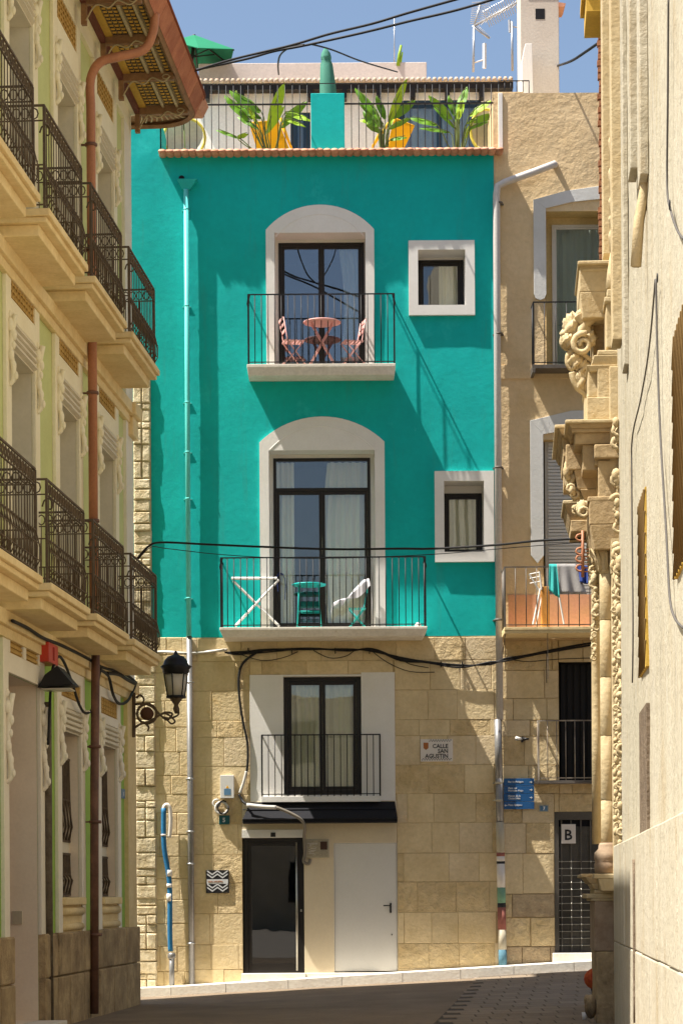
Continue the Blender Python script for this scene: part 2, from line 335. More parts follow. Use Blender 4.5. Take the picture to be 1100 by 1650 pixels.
# darker asphalt patch seam is in the material; paving slabs on the right half of the street
pv=part('pavement',MB().add([(x,y,gz(x,y)+.004) for y in (28.5,29,31,33,35,36.5,39.6) for x in (.95+(y-28.5)*.0711*1.6,3.5,8)],
   [(j*3+i,j*3+i+1,j*3+i+4,j*3+i+3) for j in range(6) for i in range(2)]),mat('dark_joint_sand',(.07,.055,.04),bump=.2),M=Matrix.Identity(4),kind='structure')
ny=0
for j in range(27):
    y0=28.55+j*.4
    for i in range(9):
        x0=1.02+(y0-28.5)*.105+i*.42+(.2 if j%2 else 0)
        if x0>4.6: continue
        x1,y1=x0+.41,y0+.39
        f=lambda x,y,h:(x,y,gz(x,y)+h)
        b=.008
        part('paving_slab',MB().add([f(x0,y0,.004),f(x1,y0,.004),f(x1,y1,.004),f(x0,y1,.004),f(x0+b,y0+b,.013),f(x1-b,y0+b,.013),f(x1-b,y1-b,.013),f(x0+b,y1-b,.013)],
            [(0,1,5,4),(1,2,6,5),(2,3,7,6),(3,0,4,7),(4,5,6,7)]),PAVE,pv,Matrix.Identity(4))
# kerb with individual stones
kb=MB(); n=24; kx0,kx1=-3.7,7
top=lambda x:gz(x,YF-.5)+.155
kb.add([(kx0+(kx1-kx0)*i/n,y,top(kx0+(kx1-kx0)*i/n)-.006) for y in (YF-.37,YF+.1) for i in range(n+1)],[(i,i+1,n+2+i,n+1+i) for i in range(n)])
kerb=part('kerb',kb,KERB,M=Matrix.Identity(4),kind='structure')
x=kx0
while x<kx1:
    L=random.uniform(.85,1.1); a,b=x,min(x+L-.008,kx1); y0,y1=YF-.5,YF-.36; c=.015
    za,zb=gz(a,YF-.5)-.05,gz(b,YF-.5)-.05
    part('kerb_stone',MB().add([(a,y0,za),(b,y0,zb),(b,y1,zb),(a,y1,za),(a,y0,top(a)-c),(b,y0,top(b)-c),(b,y1,top(b)),(a,y1,top(a)),(a,y0+c,top(a)),(b,y0+c,top(b))],
      [(0,1,5,4),(4,5,9,8),(8,9,6,7),(1,2,6,9,5),(0,4,8,7,3),(2,3,7,6)]),KERB,kerb,Matrix.Identity(4)); x+=L
# ---------------- reusable facade pieces (frame: x right, y into the wall, z up) ----------------
def curtain(parent,M,x0,x1,z0,z1,y,m,waves=7,amp=.03,gather=0.0,name='curtain'):
    W=x1-x0
    def fn(u,v):
        xx=x0+W*u+ (gather*math.sin(v*3.1)*(1-u) if gather else 0)
        return (xx,y+amp*math.sin(u*waves*6.283+math.sin(v*2.3)*.7)+amp*.4*math.sin(u*waves*17+1+v),z0+(z1-z0)*v)
    return part(name,MB().grid(fn,waves*8,8),m,parent,M)
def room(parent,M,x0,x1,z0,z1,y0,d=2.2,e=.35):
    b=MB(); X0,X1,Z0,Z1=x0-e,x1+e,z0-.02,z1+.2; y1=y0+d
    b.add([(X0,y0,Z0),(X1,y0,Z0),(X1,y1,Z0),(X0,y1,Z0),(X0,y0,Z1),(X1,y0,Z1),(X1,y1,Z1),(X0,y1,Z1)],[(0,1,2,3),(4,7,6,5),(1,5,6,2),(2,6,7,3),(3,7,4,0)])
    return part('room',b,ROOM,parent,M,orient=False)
def reveal(parent,M,x0,x1,z0,z1,d,m,y0=0.0,name='reveal',sill=True):
    x0+=.003; x1-=.003; z1-=.003; z0+=.003
    b=MB(); v=[(x0,y0,z0),(x1,y0,z0),(x1,y0,z1),(x0,y0,z1),(x0,d,z0),(x1,d,z0),(x1,d,z1),(x0,d,z1)]
    f=[(3,2,6,7),(0,3,7,4),(1,5,6,2)]+([(0,4,5,1)] if sill else [])
    return part(name,b.add(v,f),m,parent,M,orient=False)
def window(parent,M,x0,x1,z0,z1,y,m=None,glass=None,fw=.07,leaves=2,transom=None,lw=.055,handle=False):
    m=m or DARK; glass=glass or GLASS
    b=MB(); t=.06
    b.box(x0,x0+fw,y,y+t,z0,z1).box(x1-fw,x1,y,y+t,z0,z1).box(x0+fw,x1-fw,y,y+t,z1-fw,z1).box(x0+fw,x1-fw,y,y+t,z0,z0+fw)
    zt=z1-fw
    if transom: b.box(x0+fw,x1-fw,y,y+t,transom-fw*.6,transom+fw*.6); zt=transom-fw*.6
    fr=part('window',b,m,parent,M,bevel=.004)
    W=(x1-x0-2*fw)/leaves
    for i in range(leaves):
        a=x0+fw+i*W; c=a+W; l=MB(); q=.002
        l.box(a+q,a+lw,y+.012,y+.05,z0+fw+q,zt-q).box(c-lw,c-q,y+.012,y+.05,z0+fw+q,zt-q).box(a+lw,c-lw,y+.012,y+.05,zt-lw,zt-q).box(a+lw,c-lw,y+.012,y+.05,z0+fw+q,z0+fw+lw*1.2)
        part('sash',l,m,fr,M)
        part('pane',MB().box(a+lw,c-lw,y+.03,y+.036,z0+fw+lw*1.2,zt-lw),glass,fr,M)
    if transom: part('pane',MB().box(x0+fw,x1-fw,y+.03,y+.036,transom+fw*.6,z1-fw),glass,fr,M)
    return fr
def arcpts(x0,x1,zs,za,n=20):
    c=(x0+x1)/2; h=(x1-x0)/2; s=za-zs; Rr=(h*h+s*s)/(2*s); zc=za-Rr; a=math.asin(min(1,h/Rr))
    return [(c+Rr*math.sin(-a+2*a*i/n),zc+Rr*math.cos(-a+2*a*i/n)) for i in range(n+1)]
def modern_rail(parent,M,x0,x1,z0,z1,yo,nb,m=None,side=3,y_in=0,knee=None,r=.0085):
    m=m or IRON
    b=MB(); b.box(x0,x1,yo-.008,yo+.008,z1-.02,z1).box(x0,x0+.02,yo+.008,y_in,z1-.02,z1).box(x1-.02,x1,yo+.008,y_in,z1-.02,z1)
    b.box(x0+.02,x1-.02,yo-.006,yo+.006,z0+.03,z0+.045)
    b.box(x0-.002,x0+.024,yo-.012,yo+.012,z0,z1-.02).box(x1-.024,x1+.002,yo-.012,yo+.012,z0,z1-.02)
    rl=part('railing',b,m,parent,M)
    me,c=mesh('baluster',MB().tube([(0,0,z0),(0,0,z1-.02)],r,6),m,recenter=False)
    def bal(x,y):
        o=bpy.data.objects.new('baluster',me); COL.objects.link(o); place(o,M@T(x,y,0),rl)
    for i in range(1,nb): bal(x0+.01+(x1-x0-.02)*i/nb,yo)
    for sx in (x0+.01,x1-.01):
        for k in range(1,side+1): bal(sx,yo+(y_in-yo)*k/(side+1))
    return rl
def blocks(parent,M,rowsz,xa,xb,holes,m,wmin,wmax,yf=-.012,name='stone_block',gap=.006,j=.002,c=.01,clip=None,mats=None):
    for r in range(len(rowsz)-1):
        z0,z1=rowsz[r],rowsz[r+1]; x=xa-random.uniform(0,wmax*.6)
        while x<xb:
            L=random.uniform(wmin,wmax); rs=[(max(x,xa),min(x+L,xb),z0,z1)]
            if rs[0][1]-rs[0][0]>.03:
                for h in holes: rs=subtract(rs,h)
                for (a,b,cc,d) in rs:
                    if b-a<.04 or d-cc<.04: continue
                    yy=yf+random.uniform(-.004,.004)
                    part(name,MB().stone(a+gap/2,b-gap/2,yy,.0,cc+gap/2,d-gap/2,c,j),random.choice(mats) if mats else m,parent,M)
            x+=L
# =====================================================================
# TEAL BUILDING
# =====================================================================
tx0=hit(MF,198,600)[0]; tx1=hit(MF,797,600)[0]; zt0=hit(MF,550,1026)[1]; zt1=hit(MF,530,250)[1]; zleft=hit(MF,230,180)[1]
TB=thing('townhouse','teal painted four storey house with stone ground floor facing down the street','building',T(0,YF+3,.25))
U1=rect(443,376,589,588); U2=rect(434,726,604,1012); S1=rect(673,404,749,493); S2=rect(715,776,779,890)
# wall sheet with slight unevenness
def undul(x,z):
    return .011*mnoise.noise(Vector((x*.9,z*.35,3.1)))+.0035*mnoise.noise(Vector((x*3,z*1.6,9)))
def wall_sheet(x0,x1,z0,z1,holes,step,depth_fn):
    def axis(a,b,cuts):
        s={a,b}|{c for c in cuts if a<c<b}; s=sorted(s); out=[]
        for i in range(len(s)-1):
            n=max(1,int((s[i+1]-s[i])/step)); out+=[s[i]+(s[i+1]-s[i])*k/n for k in range(n)]
        return out+[s[-1]]
    xs=axis(x0,x1,[h[0] for h in holes]+[h[1] for h in holes]); zs=axis(z0,z1,[h[2] for h in holes]+[h[3] for h in holes])
    mb=MB(); k=len(xs); fs=[]
    for j in range(len(zs)-1):
        zc=(zs[j]+zs[j+1])/2
        for i in range(k-1):
            xc=(xs[i]+xs[i+1])/2
            if any(h[0]<xc<h[1] and h[2]<zc<h[3] for h in holes): continue
            fs.append((j*k+i,j*k+i+1,(j+1)*k+i+1,(j+1)*k+i))
    mb.add([(x,depth_fn(x,z),z) for z in zs for x in xs],fs,True); return mb
xcop=hit(MF,258,250)[0]
part('wall',wall_sheet(tx0,tx1,zt0,zt1,[U1,U2,S1,S2],.07,undul),TEAL,TB,orient=False)
part('wall',wall_sheet(tx0,xcop,zt1,zleft,[],.07,undul),TEAL,TB,orient=False)
sh=MB(); xq=hit(MF,795,1300)[0]
sh.box(tx0,tx0+.3,.02,8,zt0,zleft).box(tx0+.3,tx1,7.7,8,.1,zt1).box(tx1-.2,tx1,.52,7.7,.1,zt1).box(tx0+.3,tx1-.25,.3,7.7,zt1-.25,zt1-.05).box(tx0+.3,xcop,.02,7.7,zt1-.05,zleft)
sh.box(tx0+.01,xcop,.02,.3,zt1,zleft)
part('wall',sh,TEAL,TB)
# masonry ground floor
zb=0.0; xl=hit(MF,219,1300)[0]
Gp=rect(403,1087,636,1291); Gw=rect(457,1090,582,1281); D1=(hit(MF,391,1450)[0],hit(MF,640,1450)[0],0,hit(MF,500,1291)[1])
gwall=MB(); rs=[(xl,tx1,zb,zt0)]
for h in (Gw,D1): rs=subtract(rs,h)
for a,b,c,d in rs: gwall.box(a,b,0,.35,c,d)
GW=part('masonry_wall',gwall,MORTAR,TB)
rows=[hit(MF,650,y)[1] for y in (1605,1560,1520,1470,1421,1375,1326,1279,1233,1186,1160,1112,1064,1027)]
blocks(GW,MF,rows,hit(MF,310,1300)[0],tx1,[Gp,D1],STONE,.42,.75,c=.006,gap=.005,mats=[STONE,STONE,STONE,STONEG,STONEW])
blocks(GW,MF,[hit(MF,260,y)[1] for y in (1605,1565,1525,1488,1450,1416,1380,1345,1310,1280,1250,1212,1172,1130,1085,1055,1027)],hit(MF,250,1300)[0],hit(MF,309,1300)[0],[],STONEP,.22,.42,mats=[STONE,STONE,STONEP],j=.004)
# rough quoin strip up the left edge
zq=hit(MF,230,600)[1]; zz=.02; 
qs=MB().box(xl,hit(MF,244,800)[0],-.02,-.012,zt0-.05,zq); QS=part('quoin_strip',qs,MORTAR,TB)
while zz<zq:
    h=random.uniform(.09,.30); xr=hit(MF,245 if zz>zt0 else 250,1000)[0]+random.uniform(-.012,.008)
    parts=[(xl,xr)] if random.random()<.45 else [(xl,xl+(xr-xl)*.5),(xl+(xr-xl)*.5,xr)]
    for a,b in parts: part('rubble_stone',MB().stone(a+.004,b-.004,-.055+random.uniform(-.012,.012),-.01,zz+.005,zz+h-.005,.02,.008),ROUGHS,QS,MF)
    zz+=h
# dirt line and irregular patches: surrounds
def arch_plate(x0,x1,z0,zs,za,ix0,ix1,iz1,parent,m=WHITE,p=-.05,tymp=True,name='window_surround'):
    b=MB(); yb=.015
    b.box(x0,ix0,p,yb,z0,iz1); b.box(ix1,x1,p,yb,z0,iz1)
    b.prism([(x0,iz1)]+arcpts(x0,x1,zs,za)+[(x1,iz1)],p,yb)
    o=part(name,b,m,parent)
    c=(x0+x1)/2; k=ix1-ix0
    part('tympanum_rim',MB().tube([(a,p-.001,z) for a,z in arcpts(ix0+.02,ix1-.02,zs-.12,za-.16)],.006,4),m,o)
    return o
xa,_,_,_=rect(429,371,603,586); 
a=rect(429,371,603,588); ap=hit(MF,516,331)[1]
arch_plate(a[0],a[1],a[2],a[3],ap,U1[0],U1[1],U1[3],TB)
reveal(TB,MF,*U1,.38,WHITE,.0)
W1=rect(449,391,587,588,.36); window(TB,MF,W1[0],W1[1],U1[2]+.01,min(W1[3],U1[3]-.01),.36,glass=GLASSU,fw=.05,lw=.05)
part('lintel_fill',MB().box(U1[0],U1[1],.38,.5,min(W1[3],U1[3]-.01),U1[3]).box(U1[0],W1[0],.38,.5,U1[2],W1[3]).box(W1[1],U1[1],.38,.5,U1[2],W1[3]),WHITE,TB)
room(TB,MF,*U1,.5); cx=hit(MF,545,500,.6)[0]
curtain(TB,MF,cx,U1[1]-.02,U1[2]+.02,U1[3]-.1,.48,CURTG,5,.03,.10)
b=rect(419,713,620,1012); ap=hit(MF,520,672)[1]
arch_plate(b[0],b[1],b[2],b[3],ap,U2[0],U2[1],U2[3],TB)
reveal(TB,MF,*U2,.33,WHITE,.0)
W2=rect(441,738,597,1012,.31); zt=hit(MF,520,789,.31)[1]
window(TB,MF,W2[0],W2[1],U2[2]+.01,W2[3],.31,fw=.05,lw=.05,transom=zt)
part('lintel_fill',MB().box(U2[0],U2[1],.33,.5,W2[3],U2[3]+.01).box(U2[0]-.01,W2[0],.33,.5,U2[2],W2[3]).box(W2[1],U2[1]+.01,.33,.5,U2[2],W2[3]),WHITE,TB)
room(TB,MF,*U2,.5)
curtain(TB,MF,W2[0],hit(MF,474,800,.55)[0],U2[2]+.02,U2[3]-.12,.44,CURT,4,.03)
curtain(TB,MF,hit(MF,528,800,.45)[0],W2[1],U2[2]+.02,U2[3]-.12,.44,CURT,6,.035,-.10)
for (pl,op,gx) in ((rect(658,389,764,509),S1,710),(rect(700,760,795,906),S2,742)):
    q=MB(); p=-.075
    q.box(pl[0],op[0],p,.015,pl[2],pl[3]).box(op[1],pl[1],p,.015,pl[2],pl[3]).box(op[0],op[1],p,.015,op[3],pl[3]).box(op[0],op[1],p,.015,pl[2],op[2])
    part('window_surround',q,WHITE,TB)
    reveal(TB,MF,*op,.44,WHITE,0)
    ztop=hit(MF,gx,419 if op is S1 else 795,.42)[1]
    window(TB,MF,op[0]+.01,op[1]-.01,op[2]+.005,ztop,.42,leaves=1,fw=.055,lw=.04)
    part('lintel_fill',MB().box(op[0],op[1],.44,.5,ztop,op[3]+.01),WHITE,TB)
    room(TB,MF,*op,.5,1.5)
    if op is S1: curtain(TB,MF,(op[0]+op[1])/2-.02,op[1],op[2],op[3],.54,CURT,4,.02)
    else: curtain(TB,MF,op[0]+.06,op[1],op[2],op[3],.54,CURT,4,.02,.05)
# ground floor window with white side panels
q=MB(); p=-.03
q.box(Gp[0],Gw[0],p,.0,Gp[2],Gp[3]).box(Gw[1],Gp[1],p,.0,Gp[2],Gp[3]+.03).box(Gw[0],Gw[1],p,0,Gp[2],Gw[2]).box(Gw[0],Gw[1],-.02,0,Gw[3],Gp[3])
part('window_surround',q,WHITE,TB,bevel=.003)
reveal(TB,MF,*Gw,.14,WHITE,0); window(TB,MF,Gw[0]+.005,Gw[1]-.005,Gw[2]+.01,Gw[3]-.005,.10,fw=.075,lw=.05)
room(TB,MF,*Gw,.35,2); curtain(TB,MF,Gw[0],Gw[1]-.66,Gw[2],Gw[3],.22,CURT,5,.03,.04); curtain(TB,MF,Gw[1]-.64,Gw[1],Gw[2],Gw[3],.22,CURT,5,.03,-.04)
sx=hit(MF,536,1255,-.02)
# balconies
def slab(x0,x1,z0,z1,yo,parent,tap=.05):
    b=MB(); 
    v=[(x0+tap,yo+tap,z0),(x1-tap,yo+tap,z0),(x1-tap,0,z0),(x0+tap,0,z0),(x0,yo,z0+(z1-z0)*.75),(x1,yo,z0+(z1-z0)*.75),(x1,0,z0+(z1-z0)*.75),(x0,0,z0+(z1-z0)*.75),(x0,yo,z1),(x1,yo,z1),(x1,0,z1),(x0,0,z1)]
    f=[(3,2,1,0),(8,9,10,11)]+[(a+i,a+(i+1)%4,a+4+(i+1)%4,a+4+i) for a in (0,4) for i in range(4)]
    return part('balcony',b.add(v,f),SLAB,parent,bevel=.006)
YO=-.48
s=rect(398,586,637,604,YO); supper=s; B1=slab(s[0],s[1],s[2],s[3],YO,TB,.02)
r=rect(399,473,636,586,YO+.03); R1=modern_rail(B1,MF,r[0],r[1],s[3],r[3],YO+.03,22)
YO2=-.80
s2=rect(354,1010,688,1025,YO2); B2=slab(s2[0],s2[1],s2[2],s2[3],YO2,TB,.06)
r2=rect(355,897,686,1011,YO2+.03); R2=modern_rail(B2,MF,r2[0],r2[1],s2[3],r2[3],YO2+.03,31)
for rl,rr,yy in ((B1,r,YO+.03),(B2,r2,YO2+.03)):
    for sx_,sg in ((rr[0]+.03,1),(rr[1]-.03,-1)):
        part('bracket',MB().prism([(sx_-.018,rr[3]-.02),(sx_+.018,rr[3]-.02),(sx_+.03*-sg,rr[3]-.22),(sx_+.045*-sg,rr[3]-.16)],yy-.01,yy+.01),IRON,rl)
s3=rect(421,1283,613,1291,-.16); B3=part('balcony',MB().box(s3[0],s3[1],-.16,-.03,s3[2]-.01,s3[3]),WHITE,TB,bevel=.004)
r3=rect(421,1183,613,1283,-.15); modern_rail(B3,MF,r3[0],r3[1],s3[3],r3[3],-.145,18,side=0,y_in=-.03)
# entrance zone
q=MB(); zA=D1[3]; xm=hit(MF,490,1450)[0]; xd=hit(MF,538,1450)[0]; zd=hit(MF,440,1350)[1]; zfl=top(-.9)+.03
q.box(xm,xd,-.02,.2,0,zA).box(D1[0],xm,-.035,.2,zd,zA).box(xd,D1[1]-.003,-.02,.2,hit(MF,590,1358)[1],zA)
part('entrance_panel',q,CREAM,TB,bevel=.004)
part('wall_band',MB().box(D1[0],xm-.003,-.06,-.036,zd,hit(MF,440,1337)[1]),WHITE,TB,bevel=.004)
zs=hit(MF,440,1568)[1]
part('door_step',MB().box(D1[0]-.02,xm+.02,-.22,.1,zs-.3,zs).box(xm+.022,D1[1]+.02,-.12,.1,zs-.2,hit(MF,580,1567)[1]),SLAB,TB,bevel=.008)
dx0,dx1=D1[0]+.02,xm-.005
d=MB(); fw=.07
d.box(dx0,dx0+fw,.02,.08,zs,zd).box(dx1-fw,dx1,.02,.08,zs,zd).box(dx0+fw,dx1-fw,.02,.08,zd-fw,zd)
dr=part('glass_door',d,DARK,TB,bevel=.004)
part('sash',MB().box(dx0+fw+.004,dx0+fw+.06,.03,.07,zs+.01,zd-fw-.004).box(dx1-fw-.06,dx1-fw-.004,.03,.07,zs+.01,zd-fw-.004).box(dx0+fw+.06,dx1-fw-.06,.03,.07,zd-fw-.06,zd-fw-.004).box(dx0+fw+.06,dx1-fw-.06,.03,.07,zs+.01,zs+.16),DARK,dr)
part('pane',MB().box(dx0+fw+.06,dx1-fw-.06,.045,.052,zs+.16,zd-fw-.06),GLASSD,dr)
hx=hit(MF,478,1450)[0]
part('pull_bar',MB().tube([(hx,-.03,hit(MF,478,1357)[1]),(hx,-.03,hit(MF,478,1564)[1])],.018,8).tube([(hx,-.03,zs+.4),(hx,.03,zs+.4)],.01,6).tube([(hx,-.03,zd-.4),(hx,.03,zd-.4)],.01,6),SHINY,dr)
part('lock',MB().lathe([(.012,-.01),(.012,.01)],0,0,8).box(-.01,.01,-.01,.01,0,.03),SHINY,dr,MF@T(hit(MF,487,1468)[0]-.02,.015,hit(MF,487,1468)[1]))
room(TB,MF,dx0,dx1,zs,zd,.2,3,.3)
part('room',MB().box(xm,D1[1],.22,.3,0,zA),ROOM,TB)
wx0,wx1=xd+.012,D1[1]-.012; wz1=hit(MF,590,1358)[1]-.01; wz0=hit(MF,590,1566)[1]+.01
wd=part('service_door',MB().box(wx0,wx1,.0,.05,wz0,wz1),WDOOR,TB,bevel=.006)
part('door_frame',MB().box(xd,wx0-.003,-.012,.06,wz0,wz1+.008).box(wx1+.003,D1[1]-.002,-.012,.06,wz0,wz1+.008).box(wx0-.002,wx1+.002,-.012,.06,wz1+.003,wz1+.012),WDOOR,wd)
hp=hit(MF,629,1462); part('handle',MB().box(hp[0]-.015,hp[0]+.015,-.02,0,hp[1]-.09,hp[1]+.07).tube([(hp[0],-.02,hp[1]+.03),(hp[0],-.06,hp[1]+.03),(hp[0]-.12,-.06,hp[1]+.03)],.011,6),IRON,wd)
hp=hit(MF,632,1506); part('keyhole',MB().ball((hp[0]-.01,-.003,hp[1]),.012),IRON,wd)
# awning
at=rect(403,1292,636,1300,-.06); ab=rect(389,1300,640,1325,-.32)
aw=MB(); v=[(at[0],-.035,at[3]),(at[1],-.035,at[3]),(ab[0]+.02,-.34,ab[2]+.06),(ab[1],-.34,ab[2]+.06),(ab[0]+.02,-.34,ab[2]),(ab[1],-.34,ab[2]),(ab[0]+.02,-.035,ab[2]-.01),(ab[1],-.035,ab[2]-.01)]
aw.add(v,[(0,2,3,1),(2,4,5,3),(0,6,4,2),(1,3,5,7),(4,6,7,5)])
aw.tube([(ab[0]+.02,-.345,ab[2]+.06),(ab[1],-.345,ab[2]+.06)],.015,6).tube([(ab[0]+.02,-.19,(at[3]+ab[2])/2+.045),(ab[1]-.02,-.19,(at[3]+ab[2])/2+.045)],.010,6)
AW=part('awning',aw,BLACKC,TB)
# downpipe
pxp=lambda py:(hit(MF,303,700)[0])
dpx=hit(MF,303,700)[0]; zh=hit(MF,303,308)[1]; zp=hit(MF,303,1026)[1]; zg=top(dpx)
dp=part('downpipe',MB().tube([(dpx,-.095,zh),(dpx,-.095,zp)],.042,10),LTEAL,TB)
part('lower_pipe',MB().tube([(dpx,-.06,zp),(dpx+.01,-.06,zg)],.05,10),PIPEG,dp)
h0=rect(286,292,319,308); part('hopper',MB().add([(h0[0],-.15,h0[3]),(h0[1],-.15,h0[3]),(h0[1],0.01,h0[3]),(h0[0],0.01,h0[3]),(dpx-.06,-.1,h0[2]),(dpx+.06,-.1,h0[2]),(dpx+.06,.01,h0[2]),(dpx-.06,.01,h0[2])],
   [(0,1,5,4),(1,2,6,5),(2,3,7,6),(3,0,4,7),(4,5,6,7),(0,3,2,1)]),TEALP,dp,bevel=.004)
part('outlet_hole',MB().tube([(hit(MF,293,289)[0],-.03,h0[3]+.04),(hit(MF,293,289)[0],.02,h0[3]+.04)],.05,10),BLACKC,dp)
for py in (340,495,650,730,805,965): 
    z=hit(MF,300,py)[1]; part('pipe_clip',MB().lathe([(.044,-.012),(.048,0),(.044,.012)],dpx,-.095,10).box(dpx-.075,dpx+.06,-.02,.01,-.008,.008),LTEAL,dp,MF@T(0,0,z))
for py in (1100,1255,1340,1392,1520):
    z=hit(MF,300,py)[1]; part('pipe_clip',MB().lathe([(.058,-.012),(.06,0),(.058,.012)],dpx+.004,-.06,10).box(dpx-.07,dpx+.07,-.02,.01,-.008,.008),ALU,dp,MF@T(0,0,z))
part('terrace_floor',MB().box(tx0+.3,tx1-.05,.3,7.7,zt1-.049,zt1-.03),mat('pale_terrace_tiles',(.62,.52,.42),bump=.1),TB)
# terrace: coping tiles, parapet, railing, pillar, penthouse
cx0,cx1=hit(MF,257,250)[0],hit(MF,809,248)[0]; zc=hit(MF,530,247)[1]
cb=part('coping',MB().box(cx0,cx1,-.27,.45,zc-.032,zc-.018),TERRA,TB)
nt_=46; w_=(cx1-cx0)/nt_
tm,_=mesh('coping_tile',MB().lathe([(w_*.5,0),(w_*.42,.6)],0,0,10),TERRA,recenter=False)
for i in range(nt_):
    o=bpy.data.objects.new('coping_tile',tm); COL.objects.link(o); place(o,MF@T(cx0+w_*(i+.5),-.105+random.uniform(-.008,.008),zc-.03)@T(0,-.18,0)@Matrix.Diagonal((1,1,.5,1))@Matrix.Rotation(R(-90),4,'X'),cb)
zpp=hit(MF,530,238)[1]
part('parapet',MB().box(cx0+.03,cx1-.04,.03,.28,zc-.05,zpp),mat('pinkish_parapet',(.62,.46,.40)),TB,bevel=.006)
rt=rect(258,134,803,238,.05)
tr=MB(); tr.box(rt[0],rt[1],.04,.055,rt[3]-.012,rt[3]); zm=hit(MF,400,167)[1]; tr.box(rt[0],rt[1],.035,.06,zm-.012,zm+.012)
TR=part('terrace_railing',tr,IRON,TB)
bmsh,_=mesh('baluster',MB().tube([(0,0,zpp-.05),(0,0,rt[3]-.01)],.0065,5),IRON,recenter=False)
nb=46; xpl=rect(501,150,555,247,-.02)
for i in range(nb+1):
    x=rt[0]+(rt[1]-rt[0])*i/nb
    if xpl[0]-.02<x<xpl[1]+.02: continue
    o=bpy.data.objects.new('baluster',bmsh); COL.objects.link(o); place(o,MF@T(x,.048,0),TR)
rr=MB(); x2=hit(MF,852,130)[0]; z2=hit(MF,830,128)[1]; rr.box(rt[1],x2,.04,.055,z2-.015,z2)
for i in range(6): rr.tube([(rt[1]+(x2-rt[1])*i/5,.05,z2-.28),(rt[1]+(x2-rt[1])*i/5,.05,z2)],.008,5)
part('railing_return',rr,IRON,TR)
part('pillar',MB().box(xpl[0],xpl[1],-.02,.3,zc-.03,xpl[3]),TEAL,TB,bevel=.008)
part('pillar',MB().box(rt[1]-.01,rt[1]+.06,-.02,.2,zc-.03,hit(MF,806,150)[1]),WHITE,TB,bevel=.006)
YP=3.2
pw=rect(240,138,818,250,YP); zfloor=zt1-.05
holes=[(*rect(468,180,500,245,YP)[:2],zfloor,rect(468,180,500,245,YP)[3]),(*rect(640,160,775,245,YP)[:2],zfloor,rect(640,160,775,245,YP)[3])]
rs=[(pw[0],pw[1],zfloor,pw[3])]
for h in holes: rs=subtract(rs,h)
q=MB()
for a_,b_,c_,d_ in rs: q.box(a_,b_,YP,YP+.2,c_,d_)
q.box(pw[0],pw[0]+.2,YP+.2,YP+3.8,zfloor,pw[3]).box(pw[1]-.2,pw[1],YP+.2,YP+3.8,zfloor,pw[3]).box(pw[0]+.2,pw[1]-.2,YP+3.6,YP+3.8,zfloor,pw[3])
PWM=mat('pale_penthouse_wall',(.86,.83,.77),(.82,.78,.71),bump=.1); part('penthouse_wall',q,PWM,TB)
BLF=mat('navy_window_frame',(.02,.045,.08),bump=0,fine=.04,rough=.4)
for i,h in enumerate(holes):
    window(TB,MF,h[0],h[1],h[2]+.02,h[3],YP+.05,m=BLF,fw=.08,leaves=(1,2)[i],lw=.05)
    curtain(TB,MF,h[0],h[1],h[2],h[3],YP+.2,DCURT,(3,9)[i],.03)
    room(TB,MF,*h,YP+.21,1.2,.1)
rf=rect(300,113,828,122,YP-.5); rx0,rx1,rz0,rz1=rf
q=MB().box(rx0,rx1,YP-.22,YP+4,rz0-.14,rz0-.03); part('fascia',q,DARK,TB)
for i in range(9): 
    x=rx0+.35+i*(rx1-rx0-.3)/9; part('rafter_end',MB().box(x-.04,x+.04,YP-.24,YP,rz0-.3,rz0-.14),DARK,TB)
q=MB(); q.add([(rx0,YP-.27,rz0-.02),(rx1,YP-.27,rz0-.02),(rx1,YP+4,rz0+.3),(rx0,YP+4,rz0+.3),(rx0,YP-.27,rz0-.03),(rx1,YP-.27,rz0-.03),(rx1,YP+4,rz0-.03),(rx0,YP+4,rz0-.03)],[(0,1,2,3),(4,7,6,5),(0,4,5,1),(1,5,6,2),(2,6,7,3),(3,7,4,0)])
nn=60
for i in range(nn):
    x=rx0+(rx1-rx0)*(i+.5)/nn; q.tube([(x,YP-.30,rz0+.0),(x,YP+3.9,rz0+.29)],(rx1-rx0)/nn*.42,6)
o=part('roof',q,ROOFT,TB); o['kind']='stuff'
q=rect(320,101,687,116,YP+1.5); part('roof_parapet',MB().box(q[0],q[1],YP+1.5,YP+1.8,q[2]-.2,q[3]),GREYR,TB,bevel=.01)
# =====================================================================
# OCHRE BUILDING on the right of the teal one
# =====================================================================
OB=thing('townhouse','ochre plastered house with grey framed windows between teal house and carved portal','building',T(5,YF+3,.4))
ox0,ox1=tx1+.002,hit(MF,1075,800)[0]
zo=hit(MF,880,152)[1]; zs1=hit(MF,880,1032)[1]
OU=rect(879,340,975,588); OM=rect(875,708,975,1012); OL=rect(900,1067,975,1257); OD=rect(893,1308,975,1538)
def und2(x,z): return .012+.014*mnoise.noise(Vector((x*1.6+9,z*1.1,5)))+.006*mnoise.noise(Vector((x*5,z*5,2)))
part('wall',wall_sheet(ox0,ox1,zs1,zo,[OU,OM],.09,und2),OCHRE,OB,orient=False)
q=MB(); rs=[(ox0,ox1,0,zs1)]
for h in (OL,OD): rs=subtract(rs,h)
for a_,b_,c_,d_ in rs: q.box(a_,b_,.01,.3,c_,d_)
OW=part('masonry_wall',q,MORTAR,OB)
blocks(OW,MF,[hit(MF,880,y)[1] for y in (1570,1525,1478,1440)],ox0+.05,ox1,[OL,OD],DAMP,.4,.8,yf=.0,c=.010,gap=.005,j=.004,mats=[DAMP,DAMP,STONEW])
